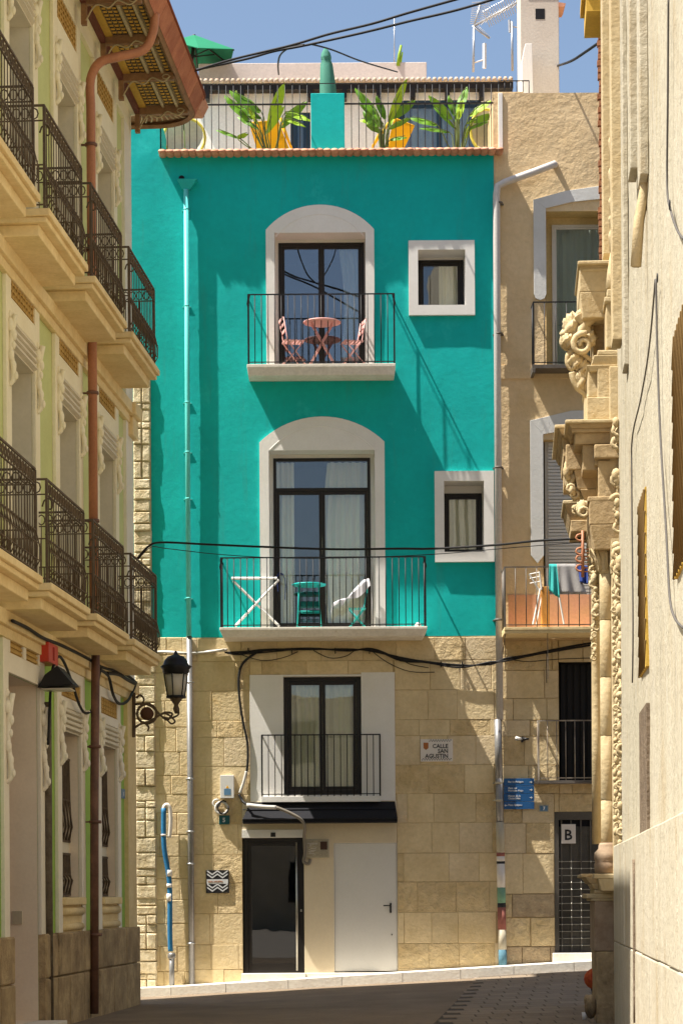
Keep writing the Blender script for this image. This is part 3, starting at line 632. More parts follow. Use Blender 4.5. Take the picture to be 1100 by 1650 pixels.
blocks(OW,MF,[hit(MF,880,y)[1] for y in (1440,1375,1326,1279,1233,1186,1160,1125,1080,1032)],ox0+.05,ox1,[OL,OD],STONE,.4,.8,yf=.0,c=.006,gap=.005,mats=[STONE,STONEG,STONEW])
q=MB().box(ox0,ox0+.2,.06,8,0,zo).box(ox1-.2,ox1,.06,8,0,zo).box(ox0+.2,ox1-.2,7.8,8,0,zo).box(ox0+.2,ox1-.2,.3,7.8,zo-.25,zo-.05)
q.box(ox0,ox1,.02,.25,zo-.01,zo+.03); part('wall',q,OCHRE,OB)
# rising end beside the terrace
q=rect(809,147,843,152); part('wall',MB().box(ox0,hit(MF,843,150)[0],.03,3.0,zo-.05,hit(MF,820,147)[1]),OCHRE,OB)
# upper window
z=lambda px,py:hit(MF,px,py)[1]; X=lambda px,py:hit(MF,px,py)[0]
bl=X(859,400); br=X(879,400); bR=X(985,400)
q=MB(); q.prism([(bl,z(859,474)),(bl+.03,z(859,481)),((bl+br)/2,z(868,484)),(br-.03,z(879,481)),(br,z(879,474)),(br,z(879,336)),(bl,z(860,322))],-.02,.02)
q.prism([(br,z(879,336)),(X(920,320),z(920,326)),(X(965,320),z(965,321)),(bR+.3,z(990,321)),(bR+.3,z(990,299)),(X(965,300),z(965,300)),(X(910,305),z(910,308)),(bl,z(860,322))],-.02,.02)
part('window_surround',q,BLUEW,OB,bevel=.004)
reveal(OB,MF,*OU,.42,mat('yellowish_reveal',(.66,.52,.26),bump=.1),0)
wr=rect(889,362,962,588,.38); window(OB,MF,wr[0],wr[1]+.3,OU[2],wr[3],.38,m=BLUEW,glass=GLASSB,fw=.045,leaves=1,lw=.03)
part('lintel_fill',MB().box(OU[0],OU[1],.42,.5,wr[3],OU[3]).box(OU[0],wr[0],.42,.5,OU[2],wr[3]),MATS['yellowish_reveal'],OB)
room(OB,MF,*OU,.5,1.5); curtain(OB,MF,wr[0],wr[1]+.3,OU[2],OU[3],.55,CURTG,9,.025)
part('wall_band',MB().box(ox0+.005,ox1,-.006,.02,z(880,610),z(880,588)),OCHRE,OB,bevel=.003)
YO3=-.42
sl_=rect(857,587,985,593,YO3); Bq=part('balcony',MB().box(sl_[0],sl_[1],YO3,0,sl_[2],sl_[3]).box(sl_[0],sl_[0]+.05,YO3-.01,.0,sl_[2]-.07,sl_[2]),LIRON,OB,bevel=.004)
rr_=rect(858,485,985,587,YO3); modern_rail(Bq,MF,rr_[0],rr_[1],sl_[3],rr_[3],YO3+.02,7,side=2)
# middle window with roller shutter
q=MB(); l0,l1=X(854,800),X(875,800)
q.prism([(l0,z(854,895)),((l0+l1)/2,z(865,908)),(l1,z(875,895)),(l1,z(875,700)),(l0,z(854,678))],-.02,.02)
q.prism([(l1,z(875,700)),(X(920,690),z(920,692)),(X(985,690),z(985,690)),(X(985,660),z(985,660)),(X(920,662),z(920,662)),(l0,z(854,678))],-.02,.02)
part('window_surround',q,BLUEW,OB,bevel=.004)
reveal(OB,MF,*OM,.3,mat('sand_reveal',(.62,.47,.24),bump=.1),0)
shz=[]; a0=X(882,800)+.02
sh=part('roller_shutter',MB().box(a0-.05,OM[1],.2,.24,OM[2],OM[3]),BLUEW,OB)
zz=z(880,1012); ztop_=z(880,714); k=0
smh,_=mesh('slat',MB().box(a0,OM[1],.165,.2,.004,.044),BLUEW,recenter=False)
while zz<ztop_:
    o=bpy.data.objects.new('slat',smh); COL.objects.link(o); place(o,MF@T(0,0,zz),sh); zz+=.055
YO4=-.8
sl_=rect(812,1010,985,1018,YO4); Bq=part('balcony',MB().box(sl_[0],sl_[1],YO4,0,sl_[2]-.02,sl_[3]-.05).box(sl_[0],sl_[1],YO4-.01,.0,sl_[3]-.047,sl_[3]),BALC,OB,bevel=.004)
part('salmon_panel',MB().box(sl_[0]+.12,sl_[1],.001,.012,sl_[3]+.01,z(880,958)),SALMON,Bq)
rr_=rect(812,912,985,1011,YO4); modern_rail(Bq,MF,rr_[0],rr_[1],sl_[3],rr_[3],YO4+.02,10,m=LIRON,side=4)
part('support_strut',MB().bar((sl_[0]+.02,YO4+.05,sl_[2]),(sl_[0]+.02,-.02,sl_[2]-.28),.012),LIRON,Bq)
part('support_strut',MB().bar((sl_[0]+.7,YO4+.05,sl_[2]),(sl_[0]+.7,YO4+.05,sl_[2]-.75),.008),LIRON,Bq)
# lower dark opening with railing
reveal(OB,MF,*OL,.3,DWOOD,0)
sh=part('shutter',MB().box(OL[0],OL[1],.22,.26,OL[2],OL[3]),DWOOD,OB)
for i in range(7): 
    x_=OL[0]+.05+i*(OL[1]-OL[0])/7; part('louvre_board',MB().box(x_,x_+.07,.19,.219,OL[2]+.02,OL[3]-.02),DWOOD,sh)
sl_=rect(863,1257,985,1262,-.3); Bq=part('balcony',MB().box(sl_[0]-.02,sl_[1],-.3,.0,sl_[2],sl_[3]),LIRON,OB)
rr_=rect(866,1160,985,1260,-.28); modern_rail(Bq,MF,rr_[0],rr_[1],sl_[3],rr_[3],-.28,8,m=mat('pale_worn_iron',(.42,.36,.28),(.12,.09,.07),scale=3,bump=.1),side=2)
# gridded metal door
reveal(OB,MF,*OD,.2,MORTAR,0)
dz0,dz1=OD[2]+.03,OD[3]
q=MB().box(OD[0],OD[0]+.07,.0,.1,dz0,dz1).box(OD[0]+.07,OD[1],.0,.1,dz1-.13,dz1)
DG=part('gate',q,GALV,OB)
part('gate_plate',MB().box(OD[0]+.07,OD[1],.07,.09,dz0,dz1-.24),mat('grimy_gate_plate',(.10,.09,.075),(.055,.05,.04),bump=.2,metal=.3,rough=.4),DG)
part('dark_gap',MB().box(OD[0]+.07,OD[1],.08,.1,dz1-.24,dz1-.13),BLACKC,DG)
vb,_=mesh('vertical_bar',MB().box(-.012,.012,.035,.055,dz0,dz1-.13),GALV,recenter=False)
for i in range(9):
    o=bpy.data.objects.new('vertical_bar',vb); COL.objects.link(o); place(o,MF@T(OD[0]+.12+i*.16,0,0),DG)
hb,_=mesh('crossbar',MB().box(OD[0]+.07,OD[1],.045,.062,-.006,.006),SHINY,recenter=False)
st,_=mesh('rivet',MB().ball((0,.03,0),.014,n=6),SHINY,recenter=False)
for j in range(13):
    zz=dz0+.12+j*.115
    if zz>dz1-.35: break
    o=bpy.data.objects.new('crossbar',hb); COL.objects.link(o); place(o,MF@T(0,0,zz),DG)
    for i in range(5):
        if random.random()<.75: o=bpy.data.objects.new('rivet',st); COL.objects.link(o); place(o,MF@T(OD[0]+.20+i*.16-.08,0,zz),DG)
part('threshold',MB().box(OD[0]-.05,OD[1],-.12,.1,dz0-.3,dz0),SLAB,OB,bevel=.01)
# grey downpipe with elbow
px_=X(801,700); zA_=z(800,305); pt=[]
e1=P(895,266,YF-.07); 
pts=[(X(893,267),.02,z(893,267)+.02),(X(893,267),-.10,z(893,267)),(X(860,280),-.12,z(860,280)),(X(812,297),-.12,z(812,297)),(px_+.02,-.12,z(801,303)),(px_,-.12,z(801,318)),(px_,-.10,z(801,420)),(px_,-.09,z(801,1160))]
rp=part('downpipe',MB().tube(pts,.058,12),PIPEW,OB)
zjs=[1160,1262,1290,1325,1375,1385,1410,1430,1440,1505,1540,1552]
cols=[PIPEG,PIPEW,PIPEG,MATS['beige_meter_plastic'],mat('red_paint_band',(.34,.12,.09),bump=0),PIPEW,mat('black_paint_band',(.03,.03,.03),bump=0),mat('green_paint_band',(.22,.40,.26),bump=0),PIPEW,MATS['red_paint_band'],PIPEW]
zj=[1160,1255,1325,1374,1380,1388,1392,1430,1455,1462,1498,1530,1556]
cl=[PIPEG,PIPEG,BEIGEP,MATS['red_paint_band'],TILEW,MATS['black_paint_band'],TILEW,MATS['green_paint_band'],MATS['black_paint_band'],MATS['red_paint_band'],BEIGEP,mat('dull_blue_band',(.09,.20,.26),bump=.05)]
for i in range(len(zj)-1):
    xx=px_+.012*i*.4
    part('pipe_section',MB().tube([(X((801+ (zj[i]-1160)*.02),zj[i]),-.09,z(805,zj[i])),(X((801+(zj[i+1]-1160)*.02),zj[i+1]),-.09,z(805,zj[i+1]))],.062 if i<2 else .068,12),cl[i],rp)
for py in (330,540,755,1000,1262,1290):
    part('pipe_clip',MB().lathe([(.064,-.018),(.074,0),(.064,.018)],X(802,py),-.095,12).box(X(802,py)-.09,X(802,py)+.09,-.03,.02,-.01,.01),LIRON if py<1200 else MATS['beige_meter_plastic'],rp,MF@T(0,0,z(802,py)))
# chimney on its roof
CY=2.0
c=rect(838,-10,900,155,CY); q=MB().box(c[0],c[1],CY,CY+.75,zo-.3,c[3]+.3)
CH=part('chimney',q,mat('pale_chimney_render',(.60,.54,.46),(.55,.48,.40),bump=.2),OB,bevel=.01)
v=rect(862,14,877,31,CY); part('flue_opening',MB().box(v[0],v[1],CY-.004,CY+.01,v[2],v[3]),BLACKC,CH)
part('chimney_cap',MB().box(c[0]-.06,c[1]+.14,CY-.06,CY+.8,c[3]+.3,c[3]+.36),TERRA,CH)
ct=rect(900,6,908,30,CY); part('cap_tile',MB().prism([(c[1],ct[2]+.2),(c[1]+.09,ct[2]+.2),(c[1]+.12,ct[3]),(c[1],ct[3]+.02)],CY-.02,CY+.5),TERRA,CH)
b_=rect(843,70,857,152,CY-.6); part('chimney_stub',MB().prism([(b_[0]-.03,zo-.2),(b_[1]+.03,zo-.2),(b_[1],b_[3]),(b_[0]+.03,b_[3]+.0),(b_[0]-.03,b_[3]-.3)],CY-.6,CY-.1),MATS['white_render'],CH,bevel=.008)
# =====================================================================
# LEFT BUILDING (frame ML: x along the street, y into the building)
# =====================================================================
LB=thing('apartment_house','cream and green house with iron balconies along the left side of the street','building',ML@T(30,3,0))
sL=lambda Y:Y*1.0025-.41
xe=hit(ML,207,350)[0]; xn=22.5; zE=hit(ML,203.6,174.5)[1]
zU=hit(ML,253,591,-.65)[1]; zM=hit(ML,257.5,1056,-.65)[1]
wc=[sL(34.5-2.95*i) for i in range(4)]; bc=[sL(34.2-2.96*i) for i in range(4)]
hw=.70
up=[(c-hw,c+hw,zU,12.03) for c in wc]; mi=[(c-hw,c+hw,zM,7.88) for c in wc]
gf=[(c-hw,c+hw,1.60,3.95) for c in wc]; DC=sL(28.55); gf[2]=(DC-.93,DC+.93,.12,4.15)
q=MB(); zc1=zM-.35
rs=[(xn,xe,zc1,zE)]
for h in up+mi: rs=subtract(rs,h)
qg=MB(); 
for a_,b_,c_,d_ in rs: q.box(a_,b_,0,.45,c_,d_)
q.box(xn,xe,5,5.3,0,zE).box(xe-.3,xe,.45,5,0,zE).box(xn,xn+.3,.45,5,0,zE).box(xn+.3,xe-.3,.45,5,zE-.3,zE-.05)
part('wall',q,GREENU,LB,ML)
rs=[(xn,xe,0,zc1)]
for h in gf: rs=subtract(rs,h)
q=MB()
for a_,b_,c_,d_ in rs: q.box(a_,b_,0,.45,c_,d_)
part('wall',q,GREENL,LB,ML)
# friezes, string courses, plinth
q=MB().box(xn,xe+.01,-.05,0,zE-.30,zE).box(xn,xe+.02,-.13,-.05,zE-.07,zE); part('cornice',q,LCREAM,LB,ML)
for zz in (zU,zM): part('string_course',MB().box(xn,xe+.03,-.12,0,zz-.44,zz-.27).box(xn,xe+.02,-.07,0,zz-.56,zz-.44),BALC,LB,ML,bevel=.01)
part('corner_pilaster',MB().box(xe-.62,xe+.02,-.045,0,zM-.27,zE-.3),LGREY,LB,ML)
part('corner_pilaster',MB().box(xe-.75,xe+.04,-.06,0,0,zM-.44),BALC,LB,ML)
part('corner_capital',MB().box(xe-.5,xe+.12,-.18,0,zU-.46,zU-.27).box(xe-.4,xe+.08,-.12,0,zU-.75,zU-.46),BALC,LB,ML,bevel=.02)
def lumps(parent,M,x,z0,z1,y=-.07,m=None,n=7):
    b=MB()
    for i in range(n):
        t=i/(n-1); b.ball((x+.02*math.sin(i*2.2),y-.03*(1-t)-.02*math.cos(i*1.7),z0+(z1-z0)*t),.035+.02*((i*37)%3)/2*(1 if t>.4 else .7),(1,.8,1.5),8)
    b.tube(smooth_pts([(x,y+.03,z0-.1),(x,y-.03,z0),(x,y+.01,(z0+z1)/2),(x,y-.05,z1)],3),.032,6)
    return part('carved_scroll',b,m or LCREAM,parent,M)
def slats(parent,M,x0,x1,z0,z1,y,n,m,depth=.05,name='slat'):
    h=(z1-z0)/n
    for i in range(n):
        a=z0+i*h; part(name,MB().add([(x0,y,a),(x1,y,a),(x1,y-depth,a+h*.25),(x0,y-depth,a+h*.25),(x0,y,a+h*.95),(x1,y,a+h*.95),(x1,y-depth*.6,a+h*.9),(x0,y-depth*.6,a+h*.9)],
          [(0,3,2,1),(3,7,6,2),(4,5,6,7),(0,4,7,3),(1,2,6,5),(0,1,5,4)]),m,parent,M)
def bay(i,h,ztop,sur,head0,head1,gr0,gr1,zbot,full=True):
    x0,x1,z0,z1=h; q=MB(); e=.27; y=-.05
    q.box(x0-e,x0,y,0,zbot,ztop).box(x1,x1+e,y,0,zbot,ztop).box(x0,x1,y,0,head1,gr0).box(x0,x1,y,0,gr1,ztop)
    s=part('window_surround',q,sur,LB,ML,bevel=.008)
    lt=part('lattice_panel',MB().box(x0,x1,-.02,.01,gr0,gr1),GOLDG,s,ML)
    n=5 if full else 4
    for k in range(n): part('lattice_bar',MB().box(x0+.03,x1-.03,-.040,-.021,gr0+(gr1-gr0)*(k+.3)/n,gr0+(gr1-gr0)*(k+.62)/n),GOLDG,lt,ML)
    for k in range(9): part('lattice_bar',MB().box(x0+.08+(x1-x0-.2)*k/8,x0+.11+(x1-x0-.2)*k/8,-.046,-.0405,gr0+.02,gr1-.02),GOLDG,lt,ML)
    sb=part('shutter_box',MB().box(x0,x1,-.03,.1,head0,head1),SHUT,s,ML)
    slats(sb,ML,x0+.01,x1-.01,head0+.02,head1-.01,-.031,4,SHUT)
    lumps(s,ML,x0-.11,head0-.35,head0+.35,m=sur if sur is LGREY else LCREAM); lumps(s,ML,x1+.11,head0-.35,head0+.35,m=sur if sur is LGREY else LCREAM)
    reveal(LB,ML,x0,x1,z0,head0,.42,JAMB if sur is LGREY else SHUT,0)
    return s
for i in range(4):
    bay(i,up[i],zE-.3,LCREAM,12.03,12.38,12.72,13.08,zU)
    part('lintel_fill',MB().box(up[i][0],up[i][1],.1,.42,12.03,12.10),SHUT,LB,ML)
    window(LB,ML,up[i][0],up[i][1],zU,12.05,.36,m=mat('grey_window_frame',(.35,.36,.34),bump=0) if i==0 else MATS['grey_window_frame'],leaves=2,glass=GLASS)
    bay(i,mi[i],zU-.56,LCREAM,7.88,8.22,8.45,8.83,zM)
    window(LB,ML,mi[i][0],mi[i][1],zM,7.9,.36,m=MATS['grey_window_frame'],leaves=2,glass=GLASS)
    for hh,zt_ in ((up[i],12.03),(mi[i],7.88)):
        room(LB,ML,hh[0],hh[1],hh[2],zt_,.46,2,.2); curtain(LB,ML,hh[0],hh[1],hh[2],zt_,.5,CURTG,6,.03)
    if i!=2:
        s=bay(i,gf[i],zM-.56,LGREY,3.72,4.02,4.15,4.38,1.15,False)
        part('sill',MB().box(gf[i][0]-.03,gf[i][1]+.03,-.10,.1,1.50,1.60),BALC,LB,ML,bevel=.015)
        part('window_apron',MB().box(gf[i][0],gf[i][1],-.03,.1,1.12,1.50).tube([(gf[i][0],-.03,1.42),(gf[i][1],-.03,1.42)],.06,8).tube([(gf[i][0],-.03,1.22),(gf[i][1],-.03,1.22)],.05,8),BALC,LB,ML)
        part('wall_infill',MB().box(gf[i][0],gf[i][1],.1,.45,1.12,1.5),GREENL,LB,ML)
        window(LB,ML,gf[i][0],gf[i][1],1.6,3.74,.20,m=DWOOD,leaves=2); room(LB,ML,*gf[i],.47,1.5,.1)
        for (g0,g1) in ((2.32,3.42),(1.62,2.18)):
            G=part('window_grille',MB().box(gf[i][0]+.02,gf[i][1]-.02,.10,.13,g0,g0+.03).box(gf[i][0]+.02,gf[i][1]-.02,.10,.13,g1-.03,g1).box(gf[i][0]+.02,gf[i][1]-.02,.10,.13,(g0+g1)/2-.012,(g0+g1)/2+.012),RUSTIRON,LB,ML)
            for k in range(13):
                xx=gf[i][0]+.07+k*(2*hw-.14)/12; part('grille_bar',MB().tube([(xx,.11,g0),(xx,.08-.03*(k%2),g0+.2),(xx,.10,(g0+g1)/2),(xx,.11,g1)],.012,5),RUSTIRON,G,ML)
        part('mid_panel',MB().box(gf[i][0],gf[i][1],.12,.18,2.18,2.32),SHUT,LB,ML)
# entrance door bay
h=gf[2]; q=MB(); e=.27
q.box(h[0]-e,h[0],-.05,0,1.15,zM-.56).box(h[1],h[1]+e,-.05,0,1.15,zM-.56).box(h[0],h[1],-.05,0,4.15,4.38).box(h[0],h[1],-.05,0,4.62,zM-.56)
s=part('door_surround',q,LGREY,LB,ML,bevel=.008)
for a_,b_ in ((h[0]+.1,DC-.08),(DC+.08,h[1]-.1)):
    lt=part('lattice_panel',MB().box(a_,b_,-.02,.01,4.38,4.62),GOLDG,s,ML)
    for k in range(4): part('lattice_bar',MB().box(a_+.02,b_-.02,-.040,-.021,4.40+.055*k,4.43+.055*k),GOLDG,lt,ML)
part('lattice_mullion',MB().box(DC-.08,DC+.08,-.05,0,4.38,4.62).box(h[0],h[0]+.1,-.05,0,4.38,4.62).box(h[1]-.1,h[1],-.05,0,4.38,4.62),LGREY,s,ML)
lumps(s,ML,h[1]+.12,3.0,3.9,m=LGREY); lumps(s,ML,h[0]-.12,3.0,3.9,m=LGREY)
reveal(LB,ML,*h,.52,JAMB,0); part('threshold',MB().box(h[0],h[1],-.35,.5,.0,.12),SLAB,LB,ML,bevel=.01)
D=part('entrance_door',MB().box(h[0],h[0]+.09,.34,.42,.12,4.15).box(h[1]-.09,h[1],.34,.42,.12,4.15).box(h[0]+.09,h[1]-.09,.34,.42,3.0,3.12).box(h[0]+.09,h[1]-.09,.36,.4,.12,1.3).box(h[0]+.09,h[1]-.09,.36,.4,2.85,3.0).box(DC-.06,DC+.06,.35,.41,1.3,2.85),WOODR,LB,ML)
part('pane',MB().box(h[0]+.09,h[1]-.09,.38,.385,3.12,4.12).box(h[0]+.09,h[1]-.09,.38,.385,1.3,2.85),GLASSD,D,ML); room(LB,ML,*h,.53,1.5,.05)
for k in range(9): part('door_grille_bar',MB().tube([(h[0]+.12+k*.2,.35,3.12),(h[0]+.12+k*.2,.35,4.12)],.014,5),IRON,D,ML)
p_=hit(ML,45,1478,.25); part('intercom',MB().box(-.001,.02,-.06,.06,-.08,.08),BEIGEP,LB,ML@T(h[1]-.02,.25,p_[1]))
# plinth of weathered stones
x_=xn
while x_<xe:
    L=random.uniform(.7,1.2)
    for (a_,b_) in subtract([(x_,min(x_+L,xe+.05),0,1)],(h[0],h[1],-1,2)) and [(r_[0],r_[1]) for r_ in subtract([(x_,min(x_+L,xe+.05),0,1)],(h[0],h[1],-1,2))]:
        for z0_,z1_ in ((-.1,.62),(.62,1.16)): 
            if b_-a_>.05: part('plinth_stone',MB().stone(a_+.004,b_-.004,-.10-random.uniform(0,.015),.0,z0_+.004,z1_-.004,.02,.004),BASES,LB,ML)
    x_+=L
# eave with gutter board, painted soffit and carved brackets
off_o=-(5.75-4.80); q=MB()
xE=hit(ML,212,198,0)[0]; ov=-.98; xend=xe+.75; rad=.62
def outline(o,xi,r):
    pts=[(xn,o),(xi-r,o)]
    for k in range(1,9):
        t=k/8*math.pi/2; pts.append((xi-r+r*math.sin(t),o+r-r*math.cos(t)))
    pts.append((xi,0.3)); return pts
ol=outline(ov,xend,rad)
zs_=zE-.0
top_=MB(); poly=ol+[(xn,.3)]
n_=len(poly); top_.add([(x,y,zs_+.05) for x,y in poly]+[(x,y,zs_+.12) for x,y in poly],[tuple(range(n_)),tuple(range(2*n_-1,n_-1,-1))]+[(i,(i+1)%n_,(i+1)%n_+n_,i+n_) for i in range(n_)])
EV=part('eave',top_,WOODB,LB,ML)
# gutter board pieces of terracotta
g0=outline(ov-.02,xend+.02,rad+.02); g1=outline(ov-.16,xend+.16,rad+.14)
segs=[]; 
def lerp(a,b,t): return (a[0]+(b[0]-a[0])*t,a[1]+(b[1]-a[1])*t)
A_=[];B_=[]
nseg=40; xs0=xn+.1
st=[(xs0,ov-.02)]+g0[1:]; st1=[(xs0,ov-.16)]+g1[1:]
L0=st[1][0]-xs0; m_=int(L0/.62)
for i in range(m_): 
    A_.append(((xs0+L0*i/m_,ov-.02),(xs0+L0*(i+1)/m_-.012,ov-.02),(xs0+L0*(i+1)/m_-.012,ov-.16),(xs0+L0*i/m_,ov-.16)))
for i in range(1,len(st)-1): A_.append((st[i],st[i+1],st1[i+1],st1[i]))
for (a_,b_,c_,d_) in A_:
    zb_,zt_=zs_-.01,zs_+.27
    part('gutter_board',MB().add([(a_[0],a_[1],zb_),(b_[0],b_[1],zb_),(c_[0],c_[1],zt_),(d_[0],d_[1],zt_),(a_[0],a_[1],zt_),(b_[0],b_[1],zt_)],[(0,1,2,3),(3,2,5,4),(0,4,5,1),(0,3,4),(1,5,2)]),TERRAG,EV,ML)
part('gutter_lip',MB().tube([(x,y,zs_+.28) for x,y in [(xs0,ov-.16)]+g1[1:]],.022,6),mat('dark_red_gutter',(.22,.06,.03),bump=0),EV,ML)
part('eave_moulding',MB().tube([(x,y,zs_-.005) for x,y in [(xs0,ov+.03)]+outline(ov+.03,xend-.03,rad-.03)[1:]],.045,4),WOODB,EV,ML)
part('wall_plate',MB().box(xs0,xe+.02,-.20,-.13,zs_-.09,zs_+.04),mat('dark_maroon_wood',(.15,.05,.03),bump=.1),EV,ML)
part('yellow_strip',MB().box(xs0,xe+.02,-.30,-.20,zs_+.0,zs_+.045),WOODG,EV,ML)
# roof slab above
for (ra,rb,ya,yb2) in ((xn,xe+.02,ov-.14,4.6),(xe+.03,xend+.1,ov-.14,.30)):
    zz_=zs_+.3+.22*(yb2-ya)
    part('roof',MB().add([(ra,ya,zs_+.3),(rb,ya,zs_+.3),(rb,yb2,zz_),(ra,yb2,zz_),(ra,ya+.09,zs_+.13),(rb,ya+.09,zs_+.13),(rb,yb2,zs_+.13),(ra,yb2,zs_+.13)],[(0,1,2,3),(4,7,6,5),(0,4,5,1),(1,5,6,2),(2,6,7,3),(3,7,4,0)]),TERRA,LB,ML)
tileP=mat('patterned_soffit_tile',(.34,.26,.13),(.24,.19,.09),bump=.1)
# soffit pattern: pale lattice boards with ochre inserts, all geometry
bs=.74; xb=[]; x_=hit(ML,205,163)[0]-.05
while x_>xs0: xb.append(x_); x_-=1.52
tj,_=mesh('soffit_insert',MB().box(-.042,.042,-.03,.03,-.016,0),mat('ochre_soffit_insert',(.60,.36,.06),(.5,.28,.04),bump=0),recenter=False)
tk,_=mesh('soffit_insert',MB().box(-.03,.03,-.012,.012,-.022,0),mat('black_soffit_insert',(.05,.04,.03),bump=0),recenter=False)
part('soffit_board',MB().box(xs0,xend-.55,ov+.03,-.30,zs_+.03,zs_+.049),tileP,EV,ML)
cnt=0; inserts=MB(); ins2=MB()
for a_ in range(int((xend-.7-xs0)/.13)):
    xx=xs0+.06+a_*.13
    for b_ in range(9):
        yy=-.345-b_*.072
        if min(abs(yy+.56),abs(yy+.77))<.03: continue
        if any(abs(xx-c_)<.09 for c_ in xb): continue
        inserts.box(xx-.045,xx+.02,yy-.024,yy+.024,zs_+.012,zs_+.029); ins2.box(xx+.03,xx+.058,yy-.03,yy+.03,zs_+.008,zs_+.0285)
part('soffit_inserts',inserts,MATS['ochre_soffit_insert'],EV,ML,kind='stuff'); part('soffit_inserts',ins2,MATS['black_soffit_insert'],EV,ML,kind='stuff')
for yy in (-.56,-.77,-.94): part('soffit_batten',MB().box(xs0,xend-.45,yy-.018,yy+.018,zs_-.01,zs_+.029),PALEW,EV,ML)
for c_ in xb:
    b=MB().box(c_-.045,c_+.045,ov+.05,-.13,zs_-.10,zs_+.028)
    br=part('eave_bracket',b,WOODB,EV,ML)
    part('carved_edge',MB().tube(smooth_pts([(c_-.05,-.2,zs_-.32),(c_-.05,-.33,zs_-.12),(c_-.05,-.5,zs_-.16),(c_-.05,-.62,zs_-.07),(c_-.05,-.78,zs_-.13),(c_-.05,ov+.1,zs_-.05)],4),.012,5),PALEW,br,ML)
    part('carved_edge',MB().tube([(c_-.05,-.82+.05*math.cos(t*.8),zs_-.06+.035*math.sin(t*.8)) for t in range(8)],.010,5,closed=True),PALEW,br,ML)
    part('bracket_foot',MB().prism([(0,0),(0,0)] and [(c_-.045,zs_-.36),(c_+.045,zs_-.36),(c_+.045,zs_-.1),(c_-.045,zs_-.1)],-.2,-.13),WOODB,br,ML)
b=MB()
for k in range(9): 
    t=k/8*math.pi/2; b.tube(smooth_pts([(xe+.05,-.15-.07*k,zs_+.0),(xe+.25,-.18-.075*k,zs_-.03),(xe+.35+.03*(8-k),-.1-.09*k,zs_+.0)],3),.012,5)
part('carved_fan',b,PALEW,EV,ML)
# copper downpipe from the gutter
pv_=hit(ML,150,700,-.18); xp=pv_[0]
zt_=hit(ML,150,75,-.18)[1]
pts=[(xp+.35,ov-.02,zs_+.02),(xp+.35,ov+.02,zs_-.25),(xp+.3,ov+.14,zs_-.48),(xp+.12,ov+.45,zs_-.62),(xp+.03,-.3,zs_-.72),(xp,-.18,zs_-.95),(xp,-.18,zs_-1.3)]
dl=part('downpipe',MB().tube(smooth_pts(pts,4)+[(xp,-.18,zM-.1)],.062,10),COPPER,LB,ML)
part('lower_pipe',MB().tube([(xp,-.2,zM-.1),(xp,-.17,3.0),(xp,-.15,0.05)],.058,10),BRPIPE,dl,ML)
for zz in (1.1,2.6,3.6,6.6,8.3,10.2,11.6): part('pipe_clip',MB().lathe([(.08,-.02),(.085,0),(.08,.02)],xp,-.18,10).box(xp-.02,xp+.02,-.12,0,-.01,.01),BRPIPE,dl,ML@T(0,0,zz))
# slim teal pipe at the corner
part('corner_pipe',MB().tube([(xe+.07,.03,hit(ML,222,1338)[1]),(xe+.07,.03,hit(ML,222,1190)[1])],.04,8),TEALP,LB,ML)
part('corner_pipe',MB().tube([(xe+.06,.02,hit(ML,215,905)[1]),(xe+.06,.02,hit(ML,215,650)[1])],.03,8),mat('dark_green_pipe',(.02,.06,.05),bump=0),LB,ML)
